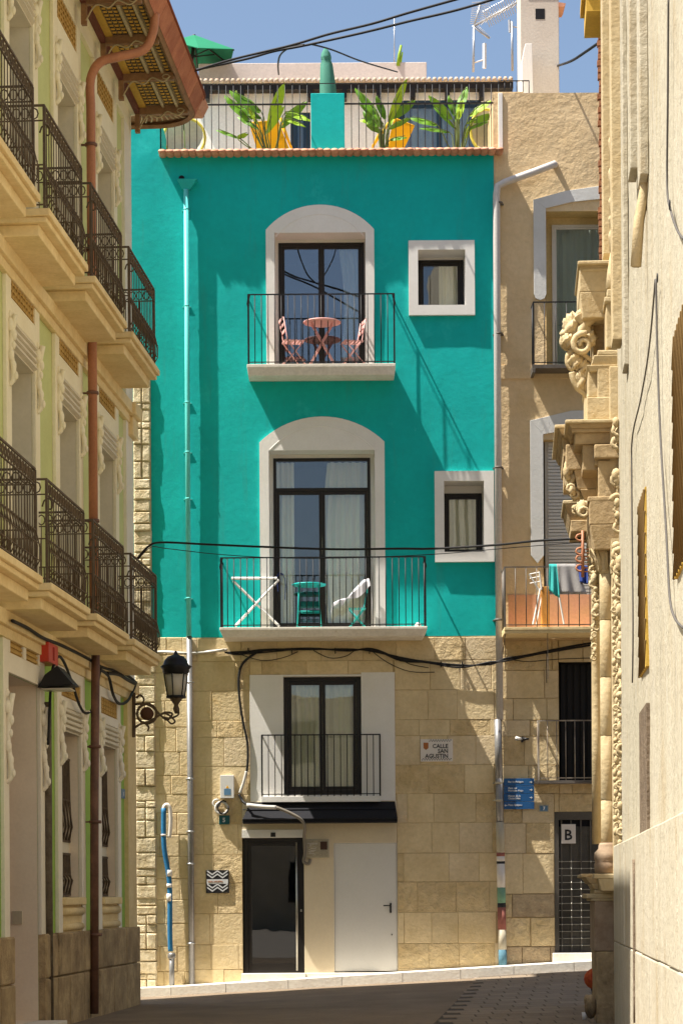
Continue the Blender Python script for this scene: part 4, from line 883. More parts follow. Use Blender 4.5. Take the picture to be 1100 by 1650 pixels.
# iron balconies: one built, the rest copied
q=MB(); hl=1.17
def build_balcony(xc,zt_):
    Mb=ML@T(xc,0,zt_)
    o=part('balcony',MB().box(-hl-.06,hl+.06,-.66,0,-.085,0).box(-hl-.03,hl+.03,-.62,0,-.15,-.086).box(-hl+.05,hl-.05,-.52,0,-.28,-.151),BALC,LB,Mb,bevel=.012)
    rt_=1.16
    b=MB()
    for (zz,t) in ((rt_,.018),(rt_-.17,.010),(.50,.010),(.06,.012)):
        b.box(-hl,hl,-.60,-.58,zz-t,zz+t*.3).box(-hl,-hl+.02,-.58,0,zz-t,zz+t*.3).box(hl-.02,hl,-.58,0,zz-t,zz+t*.3)
    b.box(-hl-.004,-hl+.024,-.605,-.577,0,rt_-.018).box(hl-.024,hl+.004,-.605,-.577,0,rt_-.018)
    r_=part('railing',b,RUSTIRON,o,Mb)
    me,_=mesh('baluster',MB().tube([(0,0,.06),(0,0,.5),(0,0,rt_-.17)],.0065,5),RUSTIRON,recenter=False)
    me2,_=mesh('belly_bar',MB().tube([(0,0,.07),(0,-.05,.16),(0,-.055,.30),(0,-.01,.49)],.0075,4),RUSTIRON,recenter=False)
    nb=16
    for k in range(1,nb):
        x=-hl+2*hl*k/nb; ob_=bpy.data.objects.new('baluster',me); COL.objects.link(ob_); place(ob_,Mb@T(x,-.59,0),r_)
    for k in range(5):
        for sx_ in (-hl+.01,hl-.01): ob_=bpy.data.objects.new('baluster',me); COL.objects.link(ob_); place(ob_,Mb@T(sx_,-.10*k-.08,0),r_)
    b=MB()
    for k in range(17): b.add(*[[(v_[0]-hl+.03+2*(hl-.03)*k/16,v_[1]-.59,v_[2]) for v_ in MB().tube([(0,0,.07),(0,-.05,.16),(0,-.055,.30),(0,-.01,.49)],.0075,4).v],MB().tube([(0,0,.07),(0,-.05,.16),(0,-.055,.30),(0,-.01,.49)],.0075,4).f])
    for k in range(9):
        for sx_ in (-hl,hl): b.tube([(sx_,-.06*k-.05,.07),(sx_*1.03,-.06*k-.05,.2),(sx_,-.06*k-.05,.49)],.008,4)
    for zz in (.16,.34): b.box(-hl,hl,-.645,-.635,zz-.004,zz+.004)
    part('belly_lattice',b,RUSTIRON,r_,Mb)['kind']='stuff'
    b=MB()
    for k in range(16):
        x=-hl+2*hl*(k+.5)/16; b.tube([(x+.048*math.cos(t*.785),-.59,rt_-.095+.06*math.sin(t*.785)) for t in range(8)],.0085,4,closed=True)
    for k in range(5):
        for sx_ in (-hl+.01,hl-.01): b.tube([(sx_,-.08-.1*k+.045*math.cos(t*.785),rt_-.095+.06*math.sin(t*.785)) for t in range(8)],.0085,4,closed=True)
    for sx_ in (-hl+.01,):
        b.tube([(sx_,-.62-.0*t+(.13-.013*t)*math.cos(t*.6)*.6,.85+(.12-.012*t)*math.sin(t*.6)) for t in range(9)],.01,5)
    part('scroll_band',b,RUSTIRON,r_,Mb)['kind']='stuff'
    return o
b0=build_balcony(bc[0],zM)
def copy_part(o,dM,parent):
    c=o.copy(); COL.objects.link(c); c.parent=None; place(c,dM@WM[o.name],parent)
    for k in o.children: copy_part(k,dM,c)
    return c
for zz in (zM,zU):
    for c_ in bc:
        if zz==zM and c_==bc[0]: continue
        dM=ML@T(c_-bc[0],0,zz-zM)@ML.inverted(); copy_part(b0,dM,LB)
# =====================================================================
# RIGHT BUILDING with carved portal (frame MR: x towards the camera, y into the wall)
# =====================================================================
RB=thing('church_wall','tall sunlit cream stone wall with golden screens along the right side of the street','building',MR@T(-20,4,0))
RI=MR.inverted()
def rp(px,py,Y): return RI@P(px,py,Y)
zR=18.0
xf=hit(MR,969,200)[0]; xr=-16.2
wins=[]
a0=hit(MR,1085,740); 
w1x0=a0[0]; w1=(w1x0,w1x0+1.6,hit(MR,1088,930)[1],hit(MR,1085,548)[1])
c0=hit(MR,1029,930)[0]; c1=hit(MR,1040,930)[0]; w2=(c0,c1,hit(MR,1034,1085)[1],hit(MR,1034,800)[1])
e0=hit(MR,1030,1250)[0]; e1=hit(MR,1042,1250)[0]; w3=(e0,e1,hit(MR,1036,1350)[1],hit(MR,1036,1140)[1])
def undR(x,z): return .018*mnoise.noise(Vector((x*.8,z*.5,15)))+.008*mnoise.noise(Vector((x*3,z*2,25)))+.02
part('wall',wall_sheet(hit(MR,1004,700)[0],-16.2,-.5,zR,[w1,w2,w3],.14,undR),RWALL,RB,MR,orient=False)
part('wall',MB().box(-16.6,xr,.0,.4,-.3,zR).box(xf,-16.6,.08+.3,.7,0,zR).box(xf,xr,5,5.3,0,zR).box(xf,xf+.3,.7,5,0,zR),RWALL,RB,MR)
part('wall',MB().box(xf,hit(MR,1004,700)[0],.03,.38,-.3,zR),RWALL,RB,MR)
for n_,h in enumerate((w1,w2,w3)):
    m_=YLAT if n_<2 else BROWNR
    S=part('woven_screen',MB().box(h[0],h[1],-.004,.28,h[2],h[3]),m_,RB,MR)
    if n_<2:
        for k in range(int((h[3]-h[2]+1.8)/.2)):
            z0_=h[2]-1.6+k*.2; xx0,xx1=h[0],h[1]; zz1=z0_+(xx1-xx0)
            t0=max(0,(h[2]-z0_)); t1=min(xx1-xx0,h[3]-z0_)
            if t1-t0>.05: part('screen_strip',MB().tube([(xx0+t0,-.008,z0_+t0),(xx0+t1,-.008,z0_+t1)],.010,5),mat('dark_gold_strip',(.13,.075,.02),bump=.2) if 'dark_gold_strip' not in MATS else MATS['dark_gold_strip'],S,MR)
# projecting plinth courses
xs_=hit(MR,1001,1500)[0]; x_=xs_; zpl=2.16
while x_<-17:
    L=random.uniform(.9,1.5)
    for z0_,z1_ in ((-.3,1.05),(1.05,zpl)):
        part('plinth_block',MB().stone(x_+.004,x_+L-.004,-.085-random.uniform(0,.01),.06,z0_+.002,z1_-.002,.012,.003),RWALL,RB,MR,bevel=.006)
    x_+=L
part('vertical_groove_strip',MB().tube([(hit(MR,1022,1500,-.09)[0],-.09,hit(MR,1020,y_,-.09)[1]) for y_ in (1385,1450,1520,1600,1645)],.02,5),BROWNR,RB,MR)
# flat pilasters on the upper wall
for (pl,pr,yt,yb) in ((1030,1040,-60,285),(1014,1024,-60,275),(1002,1007,-60,600),(984,997,-60,560),(970,982,-60,420)):
    x1_=hit(MR,pr,150)[0]; Y_=(MR@Vector((x1_,0,5))).y; p=rp(pl,150,Y_); z0_=hit(MR,pr,yb)[1]
    part('pilaster',MB().box(x1_-.5,x1_,p.y,.02,z0_,zR),RPORT if pl<1000 else RWALL,RB,MR,bevel=.008)
# slanted moulding under the first pilaster
mold=[rp(px,py,22.4) for px,py in ((1036,280),(1036,300),(1026,350),(1021,425))]
part('sloping_moulding',MB().tube([(v.x-.1,v.y+.02,v.z) for v in mold],.05,6),RPORT,RB,MR)
# reddish brick edge at the far corner and eave timber
q=MB(); 
for k in range(int((zR-9.5)/.09)):
    z0_=9.7+k*.09
    if z0_>zR-.1: break
    q.box(xf-.05-random.uniform(0,.05),xf+.02,-.03-random.uniform(0,.03),.1,z0_,z0_+.07)
part('brick_edge',q,BRICK,RB,MR)['kind']='stuff'
ev=rp(944,18,31.5); part('eave_timber',MB().box(ev.x-1,ev.x,ev.y,0,ev.z,ev.z+.3).box(ev.x-1.1,ev.x+.05,ev.y-.05,0,ev.z+.3,ev.z+.4),WOODG,RB,MR)
# ---- carved portal ----
PB=thing('stone_portal','ornate carved stone portal with column, broken cornice and scrolls projecting from the right wall','portal',MR@T(-29,-.3,0))
def tier(yt,yb,pxl,Yn,Yf,m=None,bev=.012,name='moulding',dn=0,pxb=None):
    p=rp(pxl,(yt+yb)/2,Yn); zt_=rp(pxl,yt,Yn).z; zb_=rp(pxl,yb,Yn).z; xf_=(RI@Vector((0,Yf,0))).x
    if pxb is None: b=MB().box(xf_,p.x+dn,p.y,.04,zb_,zt_)
    else:
        q=rp(pxb,(yt+yb)/2,Yn); k=q.y-p.y
        b=MB().add([(xf_,q.y,zb_),(p.x+dn-abs(k)*.6,q.y,zb_),(p.x+dn-abs(k)*.6,.04,zb_),(xf_,.04,zb_),(xf_,p.y,zt_),(p.x+dn,p.y,zt_),(p.x+dn,.04,zt_),(xf_,.04,zt_)],[(3,2,1,0),(4,5,6,7),(0,1,5,4),(1,2,6,5),(2,3,7,6),(3,0,4,7)])
    return part(name,b,m or RPORT,PB,MR,bevel=bev)
tier(1533,1675,960,29.6,31.6,BASES,.02,'pedestal')
tier(1452,1533,957,29.6,31.6,PINKST,.012,'pedestal')
tier(1448,1452,951,29.6,31.7); tier(1440,1448,944,29.6,31.8)
tier(1434,1440,957,29.6,31.7); tier(1424,1434,952,29.8,31.7,pxb=958); tier(1414,1424,942,29.9,31.9,pxb=950); tier(1408,1414,935,30.0,32.0)
tier(1416,1436,962,29.2,30,pxb=968); tier(1408,1416,956,29.2,30)
# column base, drums and capital
def colpos(px,Y): v=rp(px,1200,Y); return v.x,v.y
cxp,cyp=colpos(978,29.5); zc_=lambda py:P(978,py,29.5).z
part('column_base',MB().lathe([(.12,zc_(1408)),(.165,zc_(1406)),(.17,zc_(1392)),(.155,zc_(1388)),(.172,zc_(1384)),(.165,zc_(1374)),(.12,zc_(1368)),(.115,zc_(1362)),(.10,zc_(1358))],cxp,cyp,12),PINKST,PB,MR)
for y0_,y1_ in ((1358,1290),(1290,1186),(1186,1092),(1092,1000),(1000,925)):
    part('column_drum',MB().lathe([(.086,zc_(y0_)+.004),(.092,zc_(y0_)+.012),(.090,zc_(y1_)-.008),(.085,zc_(y1_))],cxp,cyp,8,a0=.39,a1=.39+2*math.pi),RPORT,PB,MR)
part('capital',MB().lathe([(.09,zc_(925)),(.105,zc_(918)),(.115,zc_(900)),(.14,zc_(885)),(.19,zc_(868)),(.175,zc_(864)),(.16,zc_(860))],cxp,cyp,10),RPORT,PB,MR)
for k in range(8):
    t=k*.785; part('capital_leaf',MB().tube([(cxp+.10*math.cos(t),cyp+.10*math.sin(t),zc_(920)),(cxp+.13*math.cos(t),cyp+.13*math.sin(t),zc_(900)),(cxp+.19*math.cos(t),cyp+.19*math.sin(t),zc_(885)),(cxp+.2*math.cos(t),cyp+.2*math.sin(t),zc_(893))],.028,5,taper=.5),RPORT,PB,MR)
c2x,c2y=colpos(961,31)
part('rear_column',MB().lathe([(.07,P(961,1360,31).z),(.065,P(961,1170,31).z),(.06,P(961,940,31).z),(.1,P(961,925,31).z),(.12,P(961,880,31).z)],c2x,c2y,8),RPORT,PB,MR)
tier(925,1408,986,29.2,31.8,name='backing_pier')
tier(590,925,982,29.2,31.8,name='backing_pier')
# entablature
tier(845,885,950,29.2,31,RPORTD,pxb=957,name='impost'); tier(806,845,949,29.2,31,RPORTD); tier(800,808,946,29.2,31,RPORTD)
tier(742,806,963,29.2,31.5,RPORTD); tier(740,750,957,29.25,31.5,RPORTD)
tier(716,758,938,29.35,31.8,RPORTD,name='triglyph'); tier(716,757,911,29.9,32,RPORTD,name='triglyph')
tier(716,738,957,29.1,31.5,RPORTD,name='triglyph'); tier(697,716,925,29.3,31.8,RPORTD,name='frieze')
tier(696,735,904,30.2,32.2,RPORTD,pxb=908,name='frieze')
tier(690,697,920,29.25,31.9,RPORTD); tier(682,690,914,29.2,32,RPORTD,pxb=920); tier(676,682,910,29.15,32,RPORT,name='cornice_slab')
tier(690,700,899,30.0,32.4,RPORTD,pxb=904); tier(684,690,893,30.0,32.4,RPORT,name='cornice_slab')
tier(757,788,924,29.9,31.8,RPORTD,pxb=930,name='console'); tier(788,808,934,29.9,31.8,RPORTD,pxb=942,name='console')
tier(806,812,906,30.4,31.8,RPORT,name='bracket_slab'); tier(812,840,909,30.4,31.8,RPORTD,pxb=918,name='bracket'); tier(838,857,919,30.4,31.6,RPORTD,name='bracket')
# upper stage: pedestal blocks and broken pediment
tier(590,676,962,29.3,31.6,name='upper_pier'); tier(640,676,945,29.3,31.6,pxb=945,name='upper_pedestal'); tier(598,640,947,29.4,31.6,name='upper_pedestal'); tier(588,598,944,29.3,31.6,pxb=949); tier(572,588,956,29.3,31.6,pxb=951); tier(564,572,962,29.3,31.6)
tier(426,470,933,29.8,31.4,name='pediment_block',pxb=933); tier(470,512,934,29.8,31.4,name='pediment_block',pxb=938); tier(420,426,930,29.7,31.5,name='cornice_slab')
tier(432,437,936,29.78,31.5)
tier(484,560,976,29.3,31.3,name='upper_pier'); tier(478,486,973,29.2,31.3); tier(466,478,977,29.2,31.3); tier(512,600,955,30.2,31.6,RPORTD,name='upper_pier')
# volutes and foliage
def spiral(px,py,Y,r,turns,a0,sg,w,m=RPORT,parent=PB,lift=0):
    c=rp(px,py,Y); pts=[]
    n=int(turns*12)
    for i in range(n+1):
        t=i/n; a=a0+sg*turns*2*math.pi*t; rr=r*(1-.8*t); pts.append((c.x+lift*t,c.y-rr*math.cos(a)*-1,c.z+rr*math.sin(a)))
    part('volute',MB().tube(pts,w,6,taper=.55),m,parent,MR)
spiral(938,555,29.9,.14,1.4,1.2,1,.045); spiral(916,548,30.1,.11,1.2,2.6,-1,.045); spiral(925,578,30.0,.12,1.3,.4,1,.04); spiral(945,515,30.2,.13,1.1,3,-1,.05)
def sweep(pxs,Y,r,tp=.5,m=RPORT):
    part('carved_stem',MB().tube(smooth_pts([tuple(rp(a,b,Y)) for a,b in pxs],4),r,7,taper=tp),m,PB,MR)
sweep(((918,515),(913,528),(908,540),(905,553),(912,562),(920,560)),30.2,.05); sweep(((955,510),(945,520),(935,535),(930,550),(935,562)),30,.075)
sweep(((930,508),(936,516),(942,522),(948,534),(956,546)),30,.06); sweep(((914,572),(913,584),(918,594),(926,592),(928,576)),30,.03,.8)
sweep(((935,566),(942,574),(950,580),(957,586)),30,.045); sweep(((922,600),(924,612),(930,625),(940,634),(945,640)),30,.05,.5); sweep(((934,590),(940,600),(946,614),(948,640)),30,.035,.8)
sweep(((950,612),(948,640),(947,660),(948,675)),29.9,.028,1); sweep(((906,540),(912,532),(925,540),(930,555)),30.3,.05); sweep(((958,552),(945,553),(938,560),(948,566)),30,.04,.9)
def mass(pts,Y,seed=0,m=None,name='carved_mass'):
    b=MB()
    for (px,py,r,sz) in pts:
        c=rp(px,py,Y); b.grid(lambda u,v:(lambda th,ph:(lambda rr:(c.x+rr*math.sin(ph)*math.cos(th),c.y+rr*math.sin(ph)*math.sin(th),c.z+sz*rr*math.cos(ph)))(r*(1+.22*math.sin(5*ph+3*th+seed)+.10*math.sin(9*th-4*ph))))(u*6.2832,v*3.1416),20,14)
    return part(name,b,m or RPORT,PB,MR)
mass([(922,530,.115,1.5),(941,538,.12,1.2)],30.1,1); mass([(915,550,.075,1.1),(933,560,.085,1.3),(950,545,.07,1.4)],30,2); mass([(926,582,.085,1.3),(940,590,.07,1.2)],30,3)
mass([(935,612,.075,1.8),(948,625,.06,2)],30,4); mass([(919,775,.06,2.6)],30,5); mass([(938,820,.09,1)],29.8,6)
def lumps_r(px0,py0,px1,py1,Y,n,r,m=RPORT,name='carved_foliage'):
    b=MB()
    for i in range(n):
        t=i/max(1,n-1); px=px0+(px1-px0)*t+random.uniform(-2.2,2.2); py=py0+(py1-py0)*t
        v=rp(px,py,Y+random.uniform(-.1,.1))
        if i%3==2: b.tube([(v.x,v.y+r*.9*math.cos(k*.8),v.z+r*.9*math.sin(k*.8)) for k in range(8)],r*.4,5,closed=True)
        else: b.ball(tuple(v),r*random.uniform(.6,1.1),(1,.9,random.uniform(.8,1.8)),8)
    return part(name,b,m,PB,MR,kind='stuff')
lumps_r(998,905,1000,1120,28.9,34,.055); lumps_r(1000,1120,998,1400,28.9,34,.045); lumps_r(993,880,998,960,29,14,.07); lumps_r(990,930,992,1340,29.1,40,.035)
lumps_r(955,880,960,1010,30.2,18,.05); lumps_r(912,750,924,800,30,16,.05,name='acanthus_leaf'); lumps_r(954,1010,957,1060,30.6,9,.035)
lumps_r(993,680,997,720,29,7,.07); lumps_r(994,765,996,790,29,5,.06); lumps_r(995,800,997,850,29,6,.06)
lumps_r(937,815,938,825,29.6,3,.06); lumps_r(925,818,926,824,30.2,3,.045); lumps_r(948,640,956,672,29.4,9,.028)
spiral(994,775,29,.09,1.2,1,1,.03); spiral(995,808,29,.09,1.2,3,-1,.035); spiral(938,822,29.7,.08,1.2,1,1,.03); spiral(1001,1205,28.8,.09,1.2,1,-1,.035)
# turned finials up the side
def finial(px,py0,py1,Y,r):
    v=rp(px,(py0+py1)/2,Y); z0_,z1_=rp(px,py1,Y).z,rp(px,py0,Y).z; h=z1_-z0_
    part('finial',MB().lathe([(r*.9,z0_),(r*.95,z0_+h*.45),(r*1.1,z0_+h*.55),(r*1.15,z0_+h*.75),(r*.8,z0_+h*.93),(.001,z1_)],v.x,v.y,12),RPORT,PB,MR)
for a_,b_ in ((214,262),(265,312),(315,345),(345,368),(368,408)): finial(990,a_,b_,29.4,.07)
part('finial_cone',MB().lathe([(.13,rp(990,478,29.4).z),(.10,rp(990,440,29.4).z),(.05,rp(990,400,29.4).z)],rp(990,440,29.4).x,rp(990,440,29.4).y,10),RPORT,PB,MR)
# small stone feet at the pedestal
for px,py,r in ((951,1622,.10),(966,1628,.07),(945,1612,.05),(972,1610,.06)):
    v=rp(px,py,29.7); part('foot_ornament',MB().ball(tuple(v),r,(1,.8,1.5),10),BASES,PB,MR)
# ---- rust coloured drying/pulley fitting under the bracket ----
# =====================================================================
# building mass closing the street behind the camera (seen only in reflections)
# =====================================================================
BM=thing('far_house','pale plastered house closing the other end of the street behind the camera','building',T(0,-34,0))
q=MB().box(-12,14,-38,-34,0,11); part('wall',q,FARW,BM,Matrix.Identity(4))
for i in range(6):
    for j in range(3): part('window',MB().box(-10+i*3.8,-8.8+i*3.8,-34.05,-33.9,1.2+j*3.3,3.2+j*3.3),DWOOD,BM,Matrix.Identity(4))
# =====================================================================
# THINGS
# =====================================================================
def solo(name,mb,m,M,label,cat,group=None,bevel=0): return part(name,mb,m,None,M,bevel=bevel,label=label,cat=cat,group=group)
I4=Matrix.Identity(4)
# pink folding set on the upper balcony
zb_=supper[3]+.002
def tubeset(lst,r,n=6): 
    b=MB()
    for pts in lst: b.tube(pts,r,n)
    return b
tc=hit(MF,519,560,-.24)[0]; tz=hit(MF,519,520,-.24)[1]; tr_=hit(MF,549,520,-.24)[0]-tc
Mt=MF@T(tc,-.24,zb_); ht=tz-zb_
TT=thing('folding_table','round pink folding bistro table on the upper balcony','table',Mt)
part('tabletop',MB().lathe([(tr_*.95,ht-.012),(tr_,ht-.008),(tr_,ht+.010),(tr_*.97,ht+.015)],0,0,24),PINK,TT,Mt)
for y_ in (-.12,.12):
    part('leg',tubeset([[(-.22,y_*.8,.0),(.17,y_*.8,ht-.02)]],.011),PINK,TT,Mt); part('leg',tubeset([[(.22,y_,0),(-.17,y_,ht-.02)]],.011),PINK,TT,Mt)
for a_ in (-1,1):
    part('crossbar',tubeset([[(a_*.22,-.12,0.012),(a_*.22,.12,.012)]],.009),PINK,TT,Mt)
    part('crossbar',tubeset([[(a_*.11,-.12,ht*.28),(a_*.11,.12,ht*.28)]],.009),PINK,TT,Mt)
def folding_chair(M,m,label,group,hb=.83,seat=.43,wd=.36,slats_=6):
    t=thing('folding_chair',label,'chair',M,group)
    # faces +x, sits sideways
    for y_ in (-wd/2,wd/2):
        part('leg',tubeset([[(.20,y_,0),(-.13,y_,seat),(-.20,y_,hb)]],.011),m,t,M)
        part('leg',tubeset([[(-.20,y_*.9,0),(.17,y_*.9,seat-.01)]],.011),m,t,M)
    part('crossbar',tubeset([[(-.18,-wd/2,.05),(-.18,wd/2,.05)]],.009),m,t,M); part('crossbar',tubeset([[(.18,-wd/2,.05),(.18,wd/2,.05)]],.009),m,t,M)
    for k in range(slats_): part('seat_slat',MB().box(-.17+.37*k/slats_,-.17+.37*k/slats_+.045,-wd/2,wd/2,seat,seat+.014),m,t,M)
    for k in range(3):
        x_=-.155-.05*k*.5; z_=seat+.16+.1*k
        part('back_slat',MB().box(x_-.012,x_+.004,-wd/2,wd/2,z_,z_+.05),m,t,M)
    return t
k_=1/1.0
c_=hit(MF,470,585,-.22); folding_chair(MF@T(c_[0]+.02,-.24,zb_)@Matrix.Rotation(R(12),4,'Z')@Matrix.Scale(.93,4),PINK,'pink folding chair left of the round pink table, facing right','pink folding chairs on the upper balcony')
c_=hit(MF,568,585,-.22); folding_chair(MF@T(c_[0],-.24,zb_)@Matrix.Rotation(R(180+14),4,'Z')@Matrix.Scale(.9,4),PINK,'pink folding chair right of the round pink table, facing left','pink folding chairs on the upper balcony')
# drying rack on the lower balcony
zb2=s2[3]+.002
def L2(px,py,y): return Vector((hit(MF,px,py,y)[0],y,hit(MF,px,py,y)[1]))
DR=thing('drying_rack','white folding drying rack on the lower teal balcony','drying rack',MF@T(L2(410,1008,-.3).x,-.3,zb2))
for y_ in (-.46,-.14):
    part('top_rail',MB().bar(L2(373,932,y_),L2(446,932,y_),.034),WPLAS,DR,MF)
    part('leg',MB().bar(L2(376,936,y_),L2(408,968,y_),.028),WPLAS,DR,MF)
    part('leg',MB().bar(L2(379,1009,y_),L2(449,934,y_),.030),WPLAS,DR,MF)
    part('leg',MB().bar(L2(408,968,y_),L2(450,1009,y_),.028),WPLAS,DR,MF)
for px in (373,385,398,411,424,437,446): part('crossbar',MB().bar(L2(px,932,-.46),L2(px,932,-.14),.010),WPLAS,DR,MF)
for px,py in ((379,1009),(450,1009),(414,970)): part('crossbar',MB().bar(L2(px,py,-.46),L2(px,py,-.14),.012),WPLAS,DR,MF)
def cloth(pts_top,pts_bot,y0,y1,amp=.02,nu=16,nv=8,w=3):
    def fn(u,v):
        a=Vector(pts_top[0]).lerp(Vector(pts_top[1]),u); b=Vector(pts_bot[0]).lerp(Vector(pts_bot[1]),u); p=a.lerp(b,v)
        return (p.x,p.y+amp*math.sin(u*w*6.28+v)*v,p.z)
    return MB().grid(fn,nu,nv)
q=MB()
prof=[(448,953),(447,940),(446,929),(450,924),(456,926),(459,934),(460,942),(459,966)]
q.grid(lambda u,v:(lambda p:(p[0]+.006*math.sin(v*9),-.46+.28*v,p[1]))(hit(MF,*[prof[int(u*7-.001)][k]+(prof[min(7,int(u*7-.001)+1)][k]-prof[int(u*7-.001)][k])*(u*7-int(u*7-.001)) for k in (0,1)],-.3)),14,6)
solo('cloth',q,BLUECL,MF,'dark blue cloth hung over the right end of the white drying rack','cloth')
# teal round table/stool in the middle
tc=L2(498,1008,-.28).x; tz=hit(MF,498,942,-.28)[1]; Mt=MF@T(tc,-.28,zb2); ht=tz-zb2
TT=thing('garden_table','small round turquoise metal table on the lower balcony','table',Mt)
rad_=L2(525,942,-.28).x-tc
part('tabletop',MB().lathe([(rad_*.95,ht-.02),(rad_,ht-.01),(rad_,ht+.005),(rad_*.9,ht+.012)],0,0,20),TEALP,TT,Mt)
for a_ in (-1,1):
    for y_ in (-.12,.12): part('leg',tubeset([[(a_*.20,y_,0),(a_*.17,y_,ht*.6),(a_*.16,y_*.8,ht-.02)]],.011),TEALP,TT,Mt)
DT=mat('dark_teal_paint',(.0,.09,.085),bump=0)
part('shelf',MB().box(-.17,.17,-.1,.1,ht*.50,ht*.62),DT,TT,Mt,bevel=.005)
for z_ in (.04,ht*.40): part('crossbar',tubeset([[(-.19,-.12,z_),(.19,-.12,z_)]],.008),TEALP,TT,Mt); part('crossbar',tubeset([[(-.19,.12,z_),(.19,.12,z_)]],.008),TEALP,TT,Mt)
# teal folding chair with towel
cc=L2(570,1008,-.28).x
folding_chair(MF@T(cc+.06,-.3,zb2)@Matrix.Rotation(R(180),4,'Z')@Matrix.Scale(.78,4),TEALP,'turquoise folding chair half covered by a white towel',None)
pr=[(534,1000),(533,985),(536,972),(548,966),(560,963),(572,948),(585,935),(594,932),(598,945),(599,970),(601,1003)]
def prof_at(u):
    f=u*(len(pr)-1); i=min(int(f),len(pr)-2); t=f-i; return pr[i][0]+(pr[i+1][0]-pr[i][0])*t,pr[i][1]+(pr[i+1][1]-pr[i][1])*t
def tw(u,v):
    px,py=prof_at(u); drop=0
    if v<.35: drop=(.35-v)*(60 if .3<u<.95 else 15)*abs(math.sin(u*8)) ; y_=-.46
    else: y_=-.46+.34*(v-.35)/.65
    x_,z_=hit(MF,px,py+drop,y_); return (x_,y_+.012*math.sin(u*40),z_+.004*math.sin(u*19+v*5))
solo('towel',MB().grid(tw,40,12),WCLOTH,MF,'white towel draped over the turquoise folding chair','towel')
p_=L2(673,1004,-.35); solo('ball',MB().ball((p_.x,-.35,zb2+.055),.055,n=14),WPLAS,MF,'small white ball lying at the right end of the lower balcony','ball')
# folding chair behind the small railing
# terrace: planters, plants, yellow chairs, parasols
zf=zt1-.05; YT=1.2
def TP(px,py,y=YT): a_=hit(MF,px,py,y); return Vector((a_[0],y,a_[1]))
def leaf(base,tip,wd,droop,m,parent,name='leaf'):
    wd*=.78
    base=Vector(base); tip=Vector(tip); d=tip-base; L=d.length; sd=Vector((d.z,0,-d.x)).normalized(); sd=(sd*.85+Vector((0,.5,0))*random.choice((-1,1))).normalized()
    def fn(u,v):
        p=base+d*v+Vector((0,0,-droop*v*v)); w_=wd*(math.sin(math.pi*min(1,v*.93+.05))**.7)*(u-.5)
        return tuple(p+sd*w_+Vector((0,0,-abs(u-.5)*wd*.35))+Vector((0,.012*math.sin(v*14),0)))
    part(name,MB().grid(fn,4,8),m,parent,MF)
def plant(cx_,cy_,leaves,label,Y=YT):
    b0=TP(cx_,cy_,Y); t=thing('potted_plant',label,'plant',MF@T(b0.x,Y,zf),'broad leaved plants on the roof terrace')
    part('pot',MB().lathe([(.12,zf),(.17,zf+.26),(.18,zf+.27),(.16,zf+.25)],b0.x,Y,12),TERRA,t,MF)
    leaves=list(leaves)+[(mx*.6+cx_*.4+random.uniform(-8,8),my*.6+cy_*.4-random.uniform(0,14),tx*.75+cx_*.25+random.uniform(-9,9),ty*.72+cy_*.28+random.uniform(-8,10),wd*.6,m) for (mx,my,tx,ty,wd,m) in leaves[:6]]
    for i,(mx,my,tx,ty,wd,m) in enumerate(leaves):
        yy=Y+random.uniform(-.18,.18); a_=TP(mx,my,yy); c=TP(tx,ty,yy+random.uniform(-.1,.1))
        st_=smooth_pts([(b0.x+random.uniform(-.03,.03),Y,zf+.22),tuple((Vector((b0.x,Y,zf))+a_)/2+Vector((0,0,.12))),tuple(a_),tuple(a_.lerp(c,.9))],4)
        part('stalk',MB().tube(st_,.014,5,taper=.4),STEM,t,MF)
        leaf(a_,c,wd,.03,m,t)
Lg,Ld=LEAFL,LEAF
plant(437,238,[(432,205,458,128,.26,Lg),(402,192,362,150,.24,Ld),(392,178,380,142,.16,Lg),(420,178,370,142,.28,Ld),(455,195,494,160,.20,Ld),(460,180,500,190,.16,Lg),(408,190,400,165,.2,Ld),(385,222,348,206,.10,Ld),(382,222,400,212,.10,Lg)],'broad leaved plant left of the teal pillar, beside a yellow chair')
plant(617,236,[(626,195,655,122,.20,Lg),(612,190,572,138,.24,Ld),(608,200,585,175,.22,Ld),(632,188,668,158,.20,Ld),(620,190,606,150,.2,Ld),(605,196,580,190,.15,Lg),(628,225,655,218,.10,Ld)],'broad leaved plant just right of the teal pillar with one tall upright leaf')
plant(738,233,[(736,180,752,136,.22,Ld),(728,190,690,150,.18,Ld),(732,185,722,150,.18,Ld),(756,185,790,158,.18,Lg),(762,195,796,180,.16,Ld),(703,200,660,186,.17,Ld),(745,225,760,195,.12,Lg),(738,190,745,155,.18,Lg)],'broad leaved plant near the right end of the terrace with drooping side leaf')
def sling(px0,py0,px1,py1,px2,py2,px3,py3,label,legs,Y=1.7):
    a_,b_,c_,d_=[TP(*q_,Y) for q_ in ((px0,py0),(px1,py1),(px2,py2),(px3,py3))]; dy=Vector((0,.35,0))
    t=thing('lounge_chair',label,'chair',MF@T((a_.x+b_.x)/2,Y,zf),'yellow chairs on the roof terrace')
    def fn(u,v): p=(a_.lerp(b_,u)).lerp(d_.lerp(c_,u),v); return (p.x,p.y+.04*math.sin(v*3.14)+.2*v,p.z)
    o=part('sling',MB().grid(fn,6,8),YEL,t,MF); so_=o.modifiers.new('thick','SOLIDIFY'); so_.thickness=.02
    for l_ in legs: part('leg',MB().tube([tuple(TP(*l_[0],Y+.1)),tuple(TP(*l_[1],Y+.25))],.022,6),YEL,t,MF)
sling(401,197,448,193,468,240,415,240,'yellow sling chair behind the plant left of the teal pillar',[((452,190),(468,236)),((455,222),(450,240)),((455,205),(470,240))])
